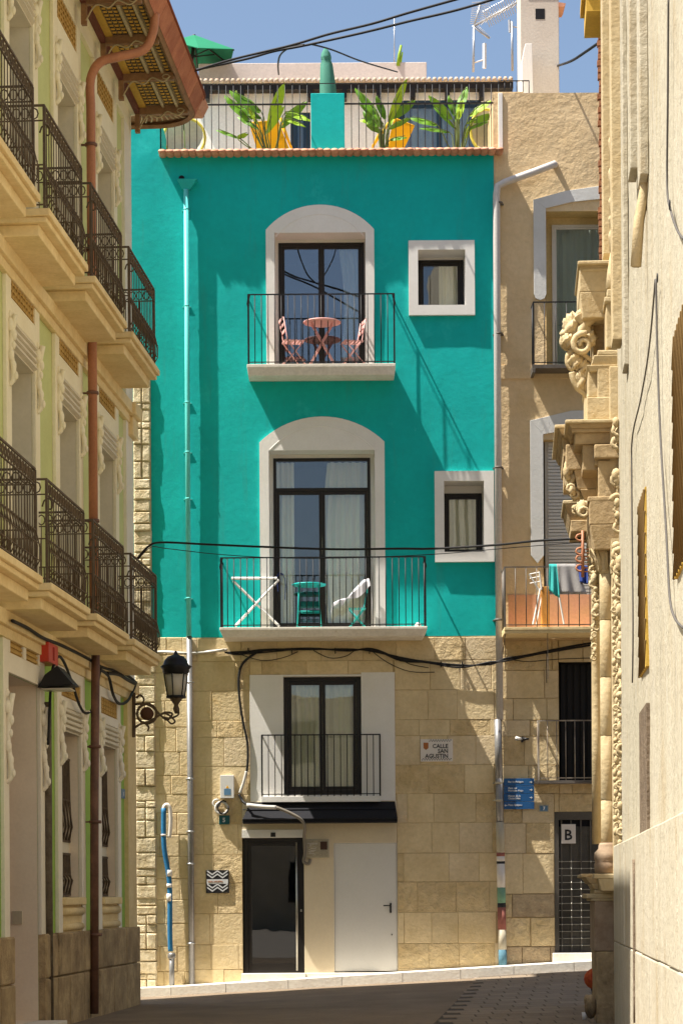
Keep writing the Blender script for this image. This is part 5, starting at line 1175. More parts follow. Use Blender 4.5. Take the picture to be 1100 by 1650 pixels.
sling(635,189,668,202,650,236,622,236,'yellow sling chair behind the plant right of the teal pillar',[((630,192),(600,236)),((612,212),(600,238))])
def hoop(px,py,r,label,Y=1.5,fill=True,sq=1.0):
    c=TP(px,py,Y); t=thing('hoop_chair',label,'chair',MF@T(c.x,Y,zf),'yellow chairs on the roof terrace')
    part('hoop',MB().tube([(c.x+r*math.cos(k*.3142)*sq,Y-.0,c.z+r*math.sin(k*.3142)) for k in range(20)],.026,6,closed=True),YELP,t,MF)
    part('seat_shell',MB().grid(lambda u,v:(c.x+sq*r*.93*math.sqrt(max(0,u))*math.cos(v*6.2832),Y+.12*(1-u),c.z+r*.93*math.sqrt(max(0,u))*math.sin(v*6.2832)-.05*(1-u)),6,18),mat('pale_cord_mesh',(.58,.54,.42),bump=0) if 'pale_cord_mesh' not in MATS else MATS['pale_cord_mesh'],t,MF)
    for a_ in (-.25,.2): part('leg',MB().tube([(c.x+a_,Y+.1,c.z-r*.8),(c.x+a_*1.3,Y+.2,zf)],.018,6),YELP,t,MF)
hoop(297,222,.34,'round yellow hoop chair at the left end of the terrace',sq=1.05); hoop(783,210,.36,'round yellow hoop chair at the right end of the terrace',sq=.75)
# low leaf by the left hoop chair
b0=TP(300,232,1.3); t=thing('potted_plant','small leafy plant at the left end of the terrace in front of the hoop chair','plant',MF@T(b0.x,1.3,zf),'broad leaved plants on the roof terrace')
part('pot',MB().lathe([(.09,zf),(.12,zf+.2),(.1,zf+.19)],b0.x,1.3,10),TERRA,t,MF); part('stalk',MB().tube([(b0.x,1.3,zf+.15),tuple(TP(296,195,1.3))],.012,5),STEM,t,MF)
leaf(TP(283,192,1.3),TP(306,182,1.3),.2,.05,Ld,t)
# closed parasol by the pillar
c=TP(529,150,.9); z1_=TP(524,76,.9).z; PS=thing('closed_parasol','closed faded green parasol standing behind the teal pillar','parasol',MF@T(c.x,.9,zf))
n_=16; vs_=[];prf=[(.12,TP(530,160,.9).z),(.11,TP(529,135,.9).z),(.085,TP(527,105,.9).z),(.062,TP(526,97,.9).z),(.075,TP(525,94,.9).z),(.07,TP(525,91,.9).z),(.06,TP(525,86,.9).z),(.05,TP(524,82,.9).z),(.012,z1_)]
b=MB(); vs_=[(c.x-.045*(zz-prf[0][1])/(z1_-prf[0][1])+r_*(1+.3*(k%2)*(1 if r_>.05 else 0))*math.cos(k*2*math.pi/n_),.9+r_*(1+.3*(k%2))*math.sin(k*2*math.pi/n_),zz) for r_,zz in prf for k in range(n_)]
b.add(vs_,[(i*n_+k,i*n_+(k+1)%n_,(i+1)*n_+(k+1)%n_,(i+1)*n_+k) for i in range(len(prf)-1) for k in range(n_)],True)
part('canopy',b,SAGE,PS,MF); part('pole',MB().tube([(c.x,.9,zf),(c.x,.9,prf[0][1]+.1)],.022,8),DARK,PS,MF)
# open green parasol on the roof at left
YU=YP+1.0; pk=TP(313,56,YU); UM=thing('parasol','open dark green parasol on the roof behind the eave','parasol',MF@T(TP(308,108,YU).x,YU,TP(308,108,YU).z))
tips=[TP(262,72,YU-.3),TP(316,74,YU-1.2),TP(377,78,YU-.3),TP(371,104,YU+.9),TP(313,100,YU+1.4),TP(262,96,YU+.9)]
b=MB(); tips=[TP(277,66,YU-.4),TP(320,77,YU-1.1),TP(377,79,YU-.5),TP(371,104,YU+.7),TP(318,110,YU+1.2),TP(270,102,YU+.6)]
m6=len(tips); b.add([tuple(pk)]+[tuple(v) for v in tips],[(0,1+i,1+(i+1)%m6) for i in range(m6)]); o=part('canopy',b,GREENC,UM,MF); o.modifiers.new('thick','SOLIDIFY').thickness=.012
for tp in tips: part('rib',MB().tube([tuple(pk-Vector((0,0,.05))),tuple(tp-Vector((0,0,.02)))],.014,5),DARK,UM,MF)
part('pole',MB().tube([tuple(pk),(TP(308,112,YU).x,YU,TP(308,118,YU).z)],.03,8),DARK,UM,MF)
for k in (0,2,3): part('strut',MB().tube([(TP(309,92,YU).x,YU,TP(309,92,YU).z),tuple(pk.lerp(tips[k],.55)-Vector((0,0,.06)))],.012,5),DARK,UM,MF)
# antennas and masts
YA=YP+1.5
AN=thing('tv_antenna','large grid television antenna with long boom on a mast left of the chimney','antenna',MF@T(TP(763,113,YA).x,YA,TP(763,113,YA).z))
part('mast',MB().tube([tuple(TP(762,116,YA)),tuple(TP(763,45,YA))],.022,8),ALU,AN,MF)
bo=(TP(763,42,YA),TP(836,2,YA-.5))
part('boom',MB().tube([tuple(bo[0]),tuple(bo[1])],.02,6),ALU,AN,MF)
for k in range(16):
    p=bo[0].lerp(bo[1],.28+.72*k/15); part('director',MB().tube([(p.x-.07,p.y-.16,p.z+.09),(p.x+.07,p.y+.16,p.z-.09)],.007,4),ALU,AN,MF)
    if k%2==0: part('director',MB().tube([(p.x-.10,p.y+.02,p.z-.10),(p.x+.10,p.y-.02,p.z+.10)],.007,4),ALU,AN,MF)
part('spine',MB().tube([tuple(TP(763,42,YA)),tuple(TP(774,5,YA))],.018,6),ALU,AN,MF); part('spine',MB().tube([tuple(TP(761,42,YA)),tuple(TP(788,62,YA))],.018,6),ALU,AN,MF)
for k in range(12):
    a_=TP(764+10*k/11,40-34*k/11,YA); part('reflector_rod',MB().tube([tuple(TP(757+3*k/11,38-34*k/11,YA)),tuple(TP(782+8*k/11,34-32*k/11,YA))],.006,4),ALU,AN,MF)
    part('reflector_rod',MB().tube([tuple(TP(760+22*k/11,43+16*k/11,YA)),tuple(TP(768+22*k/11,38+22*k/11,YA))],.006,4),ALU,AN,MF)
part('side_arm',MB().bar(TP(763,101,YA),TP(780,96,YA),.022),ALU,AN,MF); part('box_aerial',MB().bar(TP(780,110,YA),TP(780,70,YA),.05),WPLAS,AN,MF)
AN=thing('tv_mast','thin bare mast with small bracket beside the white chimney','antenna',MF@T(TP(825,112,YA).x,YA,TP(825,112,YA).z))
part('mast',MB().tube([tuple(TP(825,114,YA)),tuple(TP(824,35,YA))],.022,8),ALU,AN,MF); part('dipole_box',MB().bar(TP(821,52,YA),TP(820,32,YA),.035),ALU,AN,MF); part('side_arm',MB().bar(TP(824,43,YA),TP(836,44,YA),.018),ALU,AN,MF)
solo('mast',MB().tube([tuple(TP(635,102,YA+.5)),tuple(TP(635,30,YA+.5))],.012,6),ALU,MF,'very thin pale mast above the roof parapet','mast')
PLt=thing('cactus','slim yellow green cactus rising above the roof parapet beside the thin mast','plant',MF@T(TP(642,104,YA).x,YA,TP(642,104,YA).z))
part('stem',MB().tube([tuple(TP(641,106,YA)),tuple(TP(643,88,YA)),tuple(TP(646,73,YA))],.035,8,taper=.6),LEAFL,PLt,MF); part('stem',MB().tube([tuple(TP(645,100,YA)),tuple(TP(648,84,YA))],.022,8,taper=.6),LEAFL,PLt,MF)
# cables
def cable(pts,r,label,m=None,n=8,M=I4,name='cable',group=None):
    return solo(name,MB().tube(smooth_pts([tuple(p) for p in pts],n),r,6),m or CABLE,M,label,'cable',group)
cable([P(290,122,36.2),P(370,97,35),P(469,73,34),P(530,55,33.3),P(600,38,32.5),P(660,20,32),P(760,-8,31)],.017,'upper of the two thick black cables crossing the sky',name='overhead_cable')
cable([P(290,118,36.2),P(393,96,35),P(440,83,34.4),P(492,73,34),P(583,53,33.3),P(660,34,32.5),P(740,15,31.8),P(830,-12,31)],.017,'lower of the two thick black cables crossing the sky',name='overhead_cable')
cable([P(500,71,34),P(534,80,35),P(583,99,38),P(640,116,YF+YP-.3)],.012,'thin black cable sagging from the sky cables down to the tiled roof',name='overhead_cable')
cable([P(490,72,34),P(468,76,34.5),P(452,88,36),P(448,104,39),P(449,120,YF+YP-.6)],.014,'short black cable curling down to the roof left of the closed parasol',name='overhead_cable')
cable([P(898,106,YF+2),P(920,98,36),P(942,84,34),P(968,66,33)],.020,'short black cable between chimney and the right hand wall',name='overhead_cable')
cable([P(220,902,36.7),P(240,880,36.6),P(262,874,36.4),P(330,877,36),P(420,881,35.3),P(540,885,34.6),P(640,884,34),P(700,884,33.5),P(800,878,32.5),P(870,871,31.6),P(958,867,30.6)],.017,'thick black cable strung across the teal facade at railing height',name='street_cable')
cable([P(222,903,36.7),P(243,882,36.6),P(270,884,36.3),P(350,893,35.8),P(450,899,35),P(560,899,34.4),P(700,893,33.4),P(830,882,32.2),P(945,873,30.8)],.006,'thin black cable hanging just below the thick facade cable',name='street_cable')
def wc(px,py,y=-.05): a_=hit(MF,px,py,y); return Vector((a_[0],y,a_[1]))
wires=[]
for k in range(6):
    o1=random.uniform(-3,3); sg=random.uniform(0,4)
    pts=[wc(362,1051,-.05),wc(385,1052+o1,-.06),wc(430,1046+o1*.6+sg,-.07),wc(500,1046-o1*.5,-.06),wc(560,1047+o1*.7,-.06),wc(600,1048-o1,-.07),wc(645,1059+o1+sg,-.06),wc(690,1067+o1*.4,-.07),wc(740,1073+o1,-.08),wc(790,1069-o1,-.1),wc(812,1063+o1,-.16),wc(850,1056+o1*.5,-.08),wc(900,1045+o1+sg*.5,-.06),wc(960,1036+o1,-.06),wc(1000,1030,-.06)]
    wires.append(pts)
WB=thing('cable_bundle','tangled bundle of black wall cables along the top of the stone ground floor','cable',MF@T(.5,-.06,wires[0][0].z))
for k,p_ in enumerate(wires): part('cable',MB().tube(smooth_pts([tuple(v) for v in p_],5),.011 if k else .016,5),CABLE,WB,MF)
for a_ in ([(375,1050),(420,1064),(455,1060),(480,1050)],[(505,1048),(530,1060),(555,1058),(570,1049)],[(600,1050),(625,1068),(660,1082),(700,1083)],[(640,1058),(660,1070),(690,1076)],[(820,1062),(850,1066),(900,1062),(960,1060)],[(880,1050),(880,1100)],[(740,1073),(740,1083)]):
    part('loose_wire',MB().tube(smooth_pts([tuple(wc(*v)) for v in a_],4),.007,5),CABLE,WB,MF)
for px in (400,470,540,595,710,744): v=wc(px,1048 if px<600 else 1070,-.065); part('cable_tie',MB().box(v.x-.008,v.x+.008,-.10,-.0,v.z-.05,v.z+.04),CABLE,WB,MF)
part('cable_sleeve',MB().tube(smooth_pts([tuple(wc(*v)) for v in ((240,1052),(268,1050),(305,1053),(335,1050),(366,1047))],4),.022,8),WCABLE,WB,MF)
part('cable_sleeve',MB().tube(smooth_pts([tuple(wc(*v,-.085)) for v in ((255,1050),(290,1052),(330,1051),(362,1046))],4),.014,8),WCABLE,WB,MF)
cable([wc(412,1052),wc(392,1068),wc(385,1090),(wc(386,1125)),wc(391,1160),wc(399,1200),wc(398,1240),wc(391,1262)],.022,'black cable dropping down the stone left of the white window panels',M=MF,name='drop_cable')
cable([wc(397,1243,-.06),wc(392,1262,-.06),wc(386,1278,-.06)],.026,'short white sleeved cable end above the electricity box',m=WCABLE,M=MF,name='drop_cable')
t=thing('conduit','corrugated cable conduit curving over the black awning to the glass door meter','cable',MF@T(wc(440,1300).x,-.35,wc(440,1300).z))
part('hose',MB().tube(smooth_pts([tuple(wc(*v)) for v in ((385,1280,-.06),(392,1292,-.1),(400,1297,-.3))],4),.022,8),CABLE,t,MF)
part('hose',MB().tube(smooth_pts([tuple(wc(*v)) for v in ((398,1297,-.3),(425,1300,-.38),(445,1301,-.4))],4),.032,8),WCABLE,t,MF)
part('hose',MB().tube(smooth_pts([tuple(wc(*v)) for v in ((445,1301,-.4),(465,1309,-.4),(484,1320,-.38),(491,1332,-.3),(490,1348,-.12),(491,1375,-.06),(489,1388,-.05),(497,1392,-.05),(500,1384,-.05))],5),.026,8),mat('grey_conduit',(.22,.19,.15),bump=.1),t,MF)
# boxes, signs
b=rect(355,1249,377,1286,-.1); EB=thing('electricity_box','white electricity box with small yellow and blue sticker on the stone wall','box',MF@T((b[0]+b[1])/2,-.05,b[2]))
part('casing',MB().box(b[0],b[1],-.10,0,b[2],b[3]),WPLAS,EB,MF,bevel=.006); s_=rect(361,1271,372,1281,-.1); part('sticker',MB().box(s_[0],s_[1],-.103,-.1,s_[2],s_[3]),SIGNL,EB,MF)
s_=rect(364,1265,369,1270,-.1); part('sticker',MB().prism([(s_[0],s_[2]),(s_[1],s_[2]),((s_[0]+s_[1])/2,s_[3])],-.103,-.1),YEL,EB,MF)
v=wc(357,1302,-.06); t=thing('cable_coil','small coil of pale and dark cable hanging under the electricity box','cable',MF@T(v.x,-.06,v.z))
part('coil',MB().tube([(v.x+.10*math.cos(k*.5),-.06,v.z+.10*math.sin(k*.5)) for k in range(13)],.022,6,closed=False),WCABLE,t,MF); part('coil',MB().tube([(v.x+.03+.09*math.cos(k*.5+1),-.08,v.z+.01+.11*math.sin(k*.5+1)) for k in range(12)],.014,6),CABLE,t,MF); part('coil',MB().tube([(v.x-.08+.06*math.cos(k*.5+1),-.05,v.z+.08+.06*math.sin(k*.5+1)) for k in range(12)],.018,6),WCABLE,t,MF)
b=rect(353,1314,370,1328,-.04); NP=thing('number_plaque','small dark turquoise house number plaque under the electricity box','sign',MF@T((b[0]+b[1])/2,-.03,b[2]))
part('plate',MB().box(b[0],b[1],-.045,-.005,b[2],b[3]),mat('dark_turquoise_enamel',(.005,.09,.10),bump=0,rough=.3),NP,MF,bevel=.004); text_part('numeral','5',.10,PRINTW,NP,MF@T((b[0]+b[1])/2-.03,-.047,b[2]+.035))
b=rect(332,1402,369,1439,-.035); BT=thing('patterned_plaque','square black and white chevron patterned plaque left of the glass door','sign',MF@T((b[0]+b[1])/2,-.03,b[2]))
part('plate',MB().box(b[0],b[1],-.04,-.008,b[2],b[3]),PRINTB,BT,MF,bevel=.003); W_=b[1]-b[0]; H_=b[3]-b[2]
part('name_band',MB().box(b[0]+.015,b[1]-.015,-.043,-.0405,b[2]+H_*.40,b[2]+H_*.60),PRINTW,BT,MF)
text_part('lettering','CASA AGUSTIN',.035,ORANGEP,BT,MF@T(b[0]+.03,-.0445,b[2]+H_*.47))
for row,up_ in ((.08,-1),(.22,-1),(.66,1),(.80,1)):
    for k in range(4):
        x0_=b[0]+.02+k*(W_-.04)/4; w_=(W_-.04)/4; zz=b[2]+H_*row; sg=1 if k%2 else -1; d_=.03*sg
        part('chevron_stroke',MB().prism([(x0_,zz-d_+.02),(x0_+w_,zz+d_+.02),(x0_+w_,zz+d_+.045),(x0_,zz-d_+.045)],-.043,-.0405),PRINTW,BT,MF)
b=rect(677,1191,729,1227,-.03); SS=thing('street_sign','white tiled street name sign reading CALLE SAN AGUSTIN with a small crest','sign',MF@T((b[0]+b[1])/2,-.03,b[2]))
part('plate',MB().box(b[0],b[1],-.035,-.008,b[2],b[3]),TILEW,SS,MF,bevel=.003); W_=b[1]-b[0]; H_=b[3]-b[2]
for i_,(tx_,f_) in enumerate((('CALLE',.60),('SAN',.38),('AGUSTIN',.16))):
    text_part('lettering',tx_,.095,PRINTB,SS,MF@T(b[1]-.075,-.037,b[2]+H_*f_),align='RIGHT',sx=.95)
part('crest',MB().prism([(b[0]+.05,b[2]+.22),(b[0]+.09,b[2]+.19),(b[0]+.13,b[2]+.22),(b[0]+.13,b[2]+.31),(b[0]+.05,b[2]+.31)],-.038,-.0355),ORANGEP,SS,MF)
for k in range(24):
    u=b[0]+.02+k*(W_-.04)/24
    for zz in (b[2]+.02+.018*(k%2),b[3]-.04+.018*(k%2)):
        if zz>b[2]+.2 and k<6: continue
        part('border_check',MB().box(u,u+.016,-.0375,-.0355,zz,zz+.014),PRINTB,SS,MF)
DS=None; yb_=1254; 
b=rect(811,1254,860,1304,-.07); DS=thing('direction_sign','blue street direction sign of four stacked panels with white lettering and arrows','sign',MF@T((b[0]+b[1])/2,-.06,b[2]))
H_=(b[3]-b[2])/4; W_=b[1]-b[0]
for k,(l1,l2) in enumerate((('Barrio Antiguo',''),('Plaza del','Mercado Viejo'),('Museo de la','Ciudad Alta'),('Plaza Quijano',''))):
    z0_=b[3]-H_*(k+1)
    pn=part('sign_panel',MB().box(b[0],b[1],-.075,-.055,z0_+.003,z0_+H_-.003),SIGNB,DS,MF,bevel=.002)
    text_part('lettering',l1,.042,PRINTW,pn,MF@T(b[0]+.07,-.0765,z0_+H_*.62 if l2 else z0_+H_*.45)); 
    if l2: text_part('lettering',l2,.042,PRINTW,pn,MF@T(b[0]+.07,-.0765,z0_+H_*.30))
    xa_=b[1]-.05 if k<3 else b[0]+.03; sg=1 if k<3 else -1; zc2=z0_+H_*.5
    part('arrow',MB().prism([(xa_-.025*sg,zc2-.006),(xa_,zc2-.006),(xa_,zc2-.022),(xa_+.022*sg,zc2),(xa_,zc2+.022),(xa_,zc2+.006),(xa_-.025*sg,zc2+.006)],-.078,-.0752),PRINTW,pn,MF)
part('wall_bracket',MB().box(b[0]+.1,b[1]-.1,-.055,0,(b[2]+b[3])/2-.02,(b[2]+b[3])/2+.02),LIRON,DS,MF)
b=rect(868,1297,883,1308,-.02); t=thing('number_plaque','small pale blue house number plaque with a 7 beside the metal gate','sign',MF@T((b[0]+b[1])/2,-.02,b[2]))
part('border',MB().box(b[0],b[1],-.025,0,b[2],b[3]),mat('pale_enamel',(.45,.45,.38),bump=0),t,MF); part('plate',MB().box(b[0]+.015,b[1]-.015,-.028,-.0255,b[2]+.015,b[3]-.015),SIGNL,t,MF); text_part('numeral','7',.085,PRINTW,t,MF@T((b[0]+b[1])/2-.02,-.030,b[2]+.025))
b=rect(904,1328,927,1359,-.01); t=thing('letter_sign','white square sign with a black letter B on the metal gate','sign',MF@T((b[0]+b[1])/2,-.0,b[2]))
part('plate',MB().box(b[0],b[1],.005,.02,b[2],b[3]),TILEW,t,MF,bevel=.002); o=text_part('lettering','B',.24,PRINTB,t,MF@T((b[0]+b[1])/2-.075,.003,b[2]+.06)); 
b=rect(492,1352,530,1382,-.05); t=thing('meter_panel','beige gas meter panel with speckled sticker beside the glass door','meter box',MF@T((b[0]+b[1])/2,-.03,b[2]))
part('casing',MB().box(b[0],b[1],-.05,-.021,b[2],b[3]),BEIGEP,t,MF,bevel=.005); part('cover_rim',MB().box(b[0]+.02,b[1]-.02,-.056,-.051,b[2]+.02,b[3]-.02),mat('aged_beige_plastic',(.44,.38,.26),(.30,.26,.2),scale=30,bump=.1),t,MF)
v=rect(516,1356,527,1369,-.05); part('dial_window',MB().box(v[0],v[1],-.060,-.0565,v[2],v[3]),mat('dark_red_dial',(.08,.04,.03),bump=0),t,MF)
for k in range(14): part('sticker_mark',MB().box(b[0]+.03+random.random()*.16,b[0]+.045+random.random()*.17,-.059,-.0565,b[2]+.04+.015*k,b[2]+.046+.015*k),TILEW,t,MF)
v=wc(440,1345,-.062); solo('door_number',MB().box(v.x-.04,v.x+.04,-.068,-.061,v.z-.035,v.z+.035),PRINTB,MF,'tiny black square plate above the glass door','sign')
v=wc(841,1191); t=thing('wall_spotlight','small white and black spotlight fixed on the ochre stone wall','light fitting',MF@T(v.x,0,v.z))
part('mount',MB().box(v.x-.02,v.x+.02,-.06,.0,v.z-.05,v.z+.04),IRON,t,MF); part('head',MB().tube([(v.x-.11,-.12,v.z+.01),(v.x-.01,-.08,v.z)],.035,8,taper=.5),WPLAS,t,MF); part('head',MB().tube([(v.x+.01,-.08,v.z),(v.x+.10,-.12,v.z)],.03,8,taper=.4),IRON,t,MF)
# painted blue standpipe with white bent cover at the left of the stone wall
S_=lambda px,py,y=-.12: tuple(wc(px,py,y))
t=thing('standpipe','blue painted pipe with white hooked top rising up the rough stone wall','pipe',MF@T(wc(276,1585).x,-.12,gz(-2.6,38)))
part('base_pipe',MB().tube([S_(277,1592),S_(277,1540)],.045,10),PIPEG,t,MF); part('collar',MB().lathe([(.05,0),(.065,.02),(.065,.07),(.05,.1)],0,0,10),PIPEG,t,MF@T(wc(277,1545,-.12).x,-.12,wc(277,1545,-.12).z))
part('blue_pipe',MB().tube(smooth_pts([S_(275,1533),S_(274,1500),S_(274,1440),S_(272,1410),S_(266,1375),S_(264,1350),S_(264,1302)],5),.042,10),BLUEP,t,MF)
for a_,b2 in ((1412,1402),(1430,1424),(1452,1440),(1347,1344)): part('white_band',MB().tube([S_(273 if a_>1380 else 264,a_,-.125),S_(273 if a_>1380 else 264,b2,-.125)],.047,10),TILEW,t,MF)
part('white_hook',MB().tube(smooth_pts([S_(264,1310),S_(265,1300),S_(270,1297),S_(274,1305),S_(275,1325),S_(273,1350)],5),.035,8),TILEW,t,MF)
# wall lantern at the corner of the left house
YL=36.4
def LP(px,py,Y=YL): return P(px,py,Y)
t=thing('street_lantern','black wall lantern on a scrolled iron bracket at the corner of the left house','lamp',Matrix.Translation(LP(217,1180)))
part('wall_plate',MB().bar(LP(216,1188),LP(216,1095),.035),RUSTIRON,t,I4)
c=LP(237,1150); part('ring',MB().tube([(c.x+.145*math.cos(k*.3142),YL,c.z+.145*math.sin(k*.3142)) for k in range(20)],.022,6,closed=True),RUSTIRON,t,I4)
part('rosette',MB().tube([(c.x,YL-.03,c.z),(c.x,YL+.03,c.z)],.10,14),mat('rusty_disc',(.10,.045,.025),bump=.3),t,I4)
for pts in (((218,1135),(228,1134),(240,1136),(252,1145),(262,1155),(275,1157),(287,1152),(288,1143)),((218,1172),(228,1166),(240,1163),(250,1157),(262,1150),(272,1152),(282,1162),(276,1166),(268,1158)),((220,1125),(226,1120),(232,1126),(230,1133)),((235,1166),(240,1172),(238,1178)),((262,1150),(268,1148),(278,1150),(270,1160),(262,1156))):
    part('scroll',MB().tube(smooth_pts([tuple(LP(*v)) for v in pts],4),.020,6,taper=.7),RUSTIRON,t,I4)
ax=LP(284,1140).x; zL=lambda py:LP(284,py).z; SX=YL/F
def lan(y0_,y1_,r0,r1,name,m,n=6,y00=None): part(name,MB().lathe([(r0,zL(y0_)),(r1,zL(y1_))],ax,YL,n,a0=.26,a1=.26+2*math.pi),m,t,I4)
part('finial_stem',MB().lathe([(.02,zL(1150)),(.05,zL(1142)),(.03,zL(1136)),(.09,zL(1127)),(.13,zL(1123))],ax,YL,8),RUSTIRON,t,I4)
part('lamp_glass',MB().lathe([(.125,zL(1122)),(.175,zL(1086))],ax,YL,6,a0=.26,a1=.26+2*math.pi),MILK,t,I4)
for k in range(6):
    a_=.26+k*math.pi/3; part('frame_bar',MB().bar((ax+.13*math.cos(a_),YL+.13*math.sin(a_),zL(1123)),(ax+.182*math.cos(a_),YL+.182*math.sin(a_),zL(1085)),.012),IRON,t,I4)
part('lower_ring',MB().lathe([(.15,zL(1125)),(.15,zL(1121)),(.1,zL(1121))],ax,YL,6,a0=.26,a1=.26+2*math.pi),IRON,t,I4)
part('crown',MB().lathe([(.17,zL(1087)),(.20,zL(1083)),(.20,zL(1079)),(.235,zL(1074)),(.19,zL(1071)),(.17,zL(1064)),(.12,zL(1058)),(.04,zL(1055)),(.02,zL(1050)),(.001,zL(1048))],ax,YL,12),IRON,t,I4)
# things on the left house wall
def LW(px,py,off=-.1): a_=hit(ML,px,py,off); return Vector((a_[0],off,a_[1]))
a_=LW(74,1052,-.12); b_=LW(89,1052,-.12); AB=thing('alarm_box','red alarm box high on the left wall above the green strip','alarm box',ML@T((a_.x+b_.x)/2,0,a_.z))
z0_,z1_=LW(80,1069,-.12).z,LW(80,1037,-.12).z
part('casing',MB().box(a_.x,b_.x,-.16,-.0,z0_,z1_),REDBOX,AB,ML,bevel=.01); part('emblem',MB().box((a_.x+b_.x)/2-.05,(a_.x+b_.x)/2+.05,-.164,-.16,(z0_+z1_)/2-.08,(z0_+z1_)/2+.08),mat('dark_red_print',(.3,.02,.01),bump=0),AB,ML)
# black hooded lamp housing projecting from the wall
h0=LW(83,1112,0); 
t=thing('hooded_lamp','black triangular hooded lamp projecting from the left wall with a looping cable','lamp',ML@T(h0.x,-.2,h0.z))
q=MB(); pz=[P(x_,y_,29.75) for x_,y_ in ((72,1113),(130,1108),(114,1090),(104,1078),(84,1092))]
Mi=ML.inverted(); lp=[Mi@v for v in pz]
xm_=lp[0].x
vsA=[(xm_-.0,p.y,p.z) for p in lp]; vsB=[(xm_-.45,p.y,p.z) for p in lp]
q.add(vsA+vsB,[(0,1,2,3,4),(9,8,7,6,5)]+[(i,(i+1)%5,(i+1)%5+5,i+5) for i in range(5)]); part('hood',q,IRON,t,ML,bevel=.01)
part('diffuser',MB().box(xm_-.40,xm_-.05,max(lp[1].y+.05,-2),-.08,lp[0].z-.02,lp[0].z-.004),MILK,t,ML)
part('hood_highlight',MB().add([(xm_+.004,lp[4].y,lp[4].z-.02),(xm_+.004,lp[3].y,lp[3].z-.02),(xm_+.004,(lp[3].y+lp[4].y)/2,lp[4].z-.12)],[(0,1,2)]),mat('tan_hood_highlight',(.32,.2,.1),bump=.1),t,ML)  # tan triangle: highlight on the black hood, painted as a colour
def wcable(lst,Y,r,label,m=None): return cable([P(a,b,min(36.7,22655/(828-a)-.75)) for (a,b) in lst],r,label,m)
wcable([(78,1200),(82,1110),(86,1075),(95,1058),(105,1070),(118,1105),(128,1135),(138,1149),(150,1140),(158,1100),(163,1076)],[31.2,31.3,31.3,31.3,31.4,31.8,32.2,32.6,33,33.6,34],.018,'thick black cable looping over the hooded lamp on the left wall')
wcable([(20,1000),(45,1012),(70,1028),(100,1040),(140,1060),(165,1075),(200,1085),(220,1100)],[28,29,30,31.3,33,34,35.4,36.3],.02,'black cable run under the lower balconies of the left house')
wcable([(160,1078),(175,1090),(183,1120),(193,1134),(207,1128),(218,1105)],[34,34.4,34.8,35.3,35.8,36.4],.022,'black cable hanging in a bow near the corner lantern')
wcable([(172,1085),(190,1086),(205,1095),(218,1102)],[34.3,35,35.7,36.4],.03,'stout black cable bundle leading to the corner lantern')
a_=LW(76,1210,-.07); t=solo('cable_conduit',MB().tube([(a_.x,-.08,LW(76,1130).z),(a_.x,-.08,LW(78,1420).z),(a_.x+.02,-.08,.1)],.05,8),mat('grimy_conduit',(.15,.12,.08),(.08,.06,.04),scale=8,bump=.4),ML,'grimy vertical conduit down the green strip beside the entrance door','pipe')
a_=LW(200,1279,-.02); t=thing('number_plaque','small blue plaque on the green strip at the corner of the left house','sign',ML@T(a_.x,-.02,a_.z))
part('plate',MB().box(a_.x-.17,a_.x+.17,-.07,-.0605,a_.z-.07,a_.z+.07) if False else MB().box(a_.x-.17,a_.x+.17,-.015,-.001,a_.z-.07,a_.z+.07),SIGNL,t,ML,bevel=.003)
text_part('numeral','16',.09,PRINTW,t,ML@T(a_.x-.05,-.017,a_.z-.035))
# laundry and folding rack on ochre balcony
zq=hit(MF,880,1010,YO4)[1]
ty=YO4+.0
def cl(px0,py0,px1,py1,pbx0,pby0,pbx1,pby1,m,label,w=2,amp=.03,name='towel',cat='towel'):
    A=[(hit(MF,px0,py0,YO4-.0)[0],YO4-.02,hit(MF,px0,py0,YO4)[1]),(hit(MF,px1,py1,YO4)[0],YO4-.02,hit(MF,px1,py1,YO4)[1])]
    B=[(hit(MF,pbx0,pby0,YO4)[0],YO4-.04,hit(MF,pbx0,pby0,YO4)[1]),(hit(MF,pbx1,pby1,YO4)[0],YO4-.04,hit(MF,pbx1,pby1,YO4)[1])]
    o=solo(name,cloth(A,B,0,0,amp,18,10,w),m,MF,label,cat); o.modifiers.new('thick','SOLIDIFY').thickness=.012; return o
cl(884,909,897,909,884,952,900,964,TEALCL,'turquoise towel hanging leftmost over the ochre house balcony rail',1.5)
cl(896,909,926,909,901,957,944,958,GREYCL,'grey towel hanging over the ochre house balcony rail',2)
cl(924,910,948,912,930,938,946,942,BLUECL,'dark navy cloth hanging rightmost over the ochre balcony rail',1.5,.04,'cloth','cloth')
RK=thing('drying_rack','white folding rack standing behind the rail of the ochre house balcony','drying rack',MF@T(hit(MF,870,1008,-.5)[0],-.5,zq))
def O2(px,py,y=-.5): a_=hit(MF,px,py,y); return Vector((a_[0],y,a_[1]))
for a_,b_,y_ in (((858,1006),(870,948),-.6),((864,1006),(875,948),-.4),((908,1006),(900,960),-.6),((852,925),(868,952),-.5),((868,922),(872,950),-.5)): part('leg',MB().bar(O2(*a_,y_),O2(*b_,y_),.02),WPLAS,RK,MF)
for py in (925,932,940): part('top_bar',MB().bar(O2(853,py),O2(869,py-3),.012),WPLAS,RK,MF)
part('crate_panel',MB().box(O2(872,1000).x,O2(885,1000).x,-.5,-.3,zq,O2(878,945).z),mat('orange_plastic',(.62,.28,.06),bump=0),RK,MF,bevel=.01)
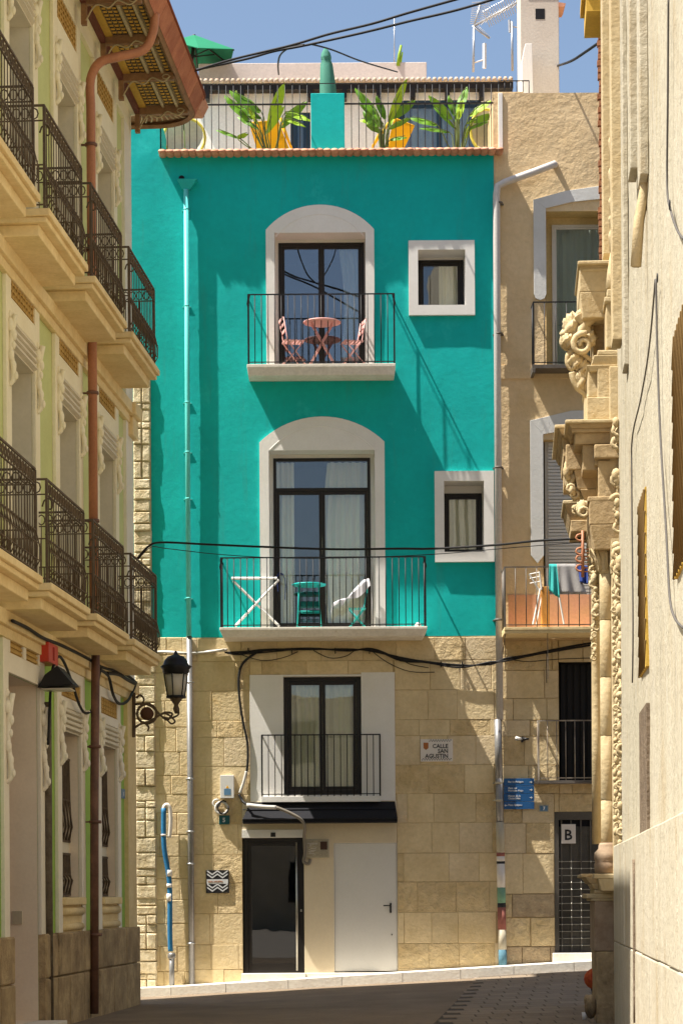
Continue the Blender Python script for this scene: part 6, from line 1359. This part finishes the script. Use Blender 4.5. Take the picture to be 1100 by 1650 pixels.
# rust ornament hanging before the portal
t=thing('iron_hanger','rusty ornamental iron hanger below the stone bracket of the portal','ornament',MR@T(rp(938,870,29.9).x,rp(938,870,29.9).y,rp(938,925,29.9).z))
def RPp(px,py,Y=29.9): return tuple(rp(px,py,Y))
part('rod',MB().tube([RPp(938,855),RPp(938,930)],.02,6),COPPER,t,MR)
for py in (866,888,900,915): part('scroll',MB().tube([(RPp(938,py)[0],RPp(938,py)[1]+.05*math.cos(k*.785)-.03,RPp(938,py)[2]+.04*math.sin(k*.785)) for k in range(8)],.014,5,closed=True),COPPER,t,MR)
for k in range(7): part('rung',MB().tube([RPp(940,885+6*k),RPp(948,885+6*k)],.008,5),COPPER,t,MR)
# black cables down the sunlit wall
def RC(lst,off=-.02): return [tuple(MR@Vector((hit(MR,a,b,off)[0],off,hit(MR,a,b,off)[1]))) for a,b in lst]
GW_=mat('grey_wire',(.10,.09,.08),bump=0)
cable(RC([(1056,450),(1058,560),(1063,700),(1072,850),(1078,960),(1086,995),(1100,1012)]),.010,'long grey cable falling down the sunlit wall beside the near golden screen',m=GW_)
cable(RC([(1055,450),(1045,560),(1032,640),(1018,705),(1017,780),(1019,1000),(1018,1100)]),.008,'grey cable forking left down the sunlit wall from the iron ring',m=GW_)
cable(RC([(1076,-5),(1075,160),(1074,300),(1080,340),(1090,370),(1100,385)]),.009,'grey cable at the top right of the sunlit wall',m=GW_)
for (px,py,lb) in ((1058,448,'small iron ring holding the forked cable on the sunlit wall'),(1078,330,'small iron ring on the cable at the top right of the wall')):
    v=hit(MR,px,py,-.03); solo('iron_ring',MB().tube([(v[0]+.03*math.cos(k*.785),-.03,v[1]+.035*math.sin(k*.785)) for k in range(8)],.006,5,closed=True),IRON,MR,lb,'ring')
# orange bundle at the foot of the portal
v=P(953,1577,31.2); t=thing('shoulder_bag','bulging orange red bag with dark lower half beside the foot of the portal','bag',Matrix.Translation((v.x,31.2,gz(v.x,31.2))))
q=MB().ball((v.x+.06,31.2,v.z),.15,(1.1,.9,.95),14).ball((v.x+.12,31.25,v.z+.10),.10,(1.1,.9,1),12); part('bag_body',q,ORRED,t,I4)
q=MB().lathe([(.13,v.z-.05),(.11,v.z-.15),(.07,v.z-.28),(.05,v.z-.40),(.06,gz(v.x,31.2))],v.x+.10,31.22,10); part('dark_base',q,BLACKC,t,I4)
v=P(941,1632,30.2); solo('paper_cup',MB().lathe([(.028,0),(.036,.09),(.034,.09)],0,0,10),WPLAS,Matrix.Translation((v.x,30.2,gz(v.x,30.2)+.014)),'crushed white cup on the paving at the foot of the portal','litter')
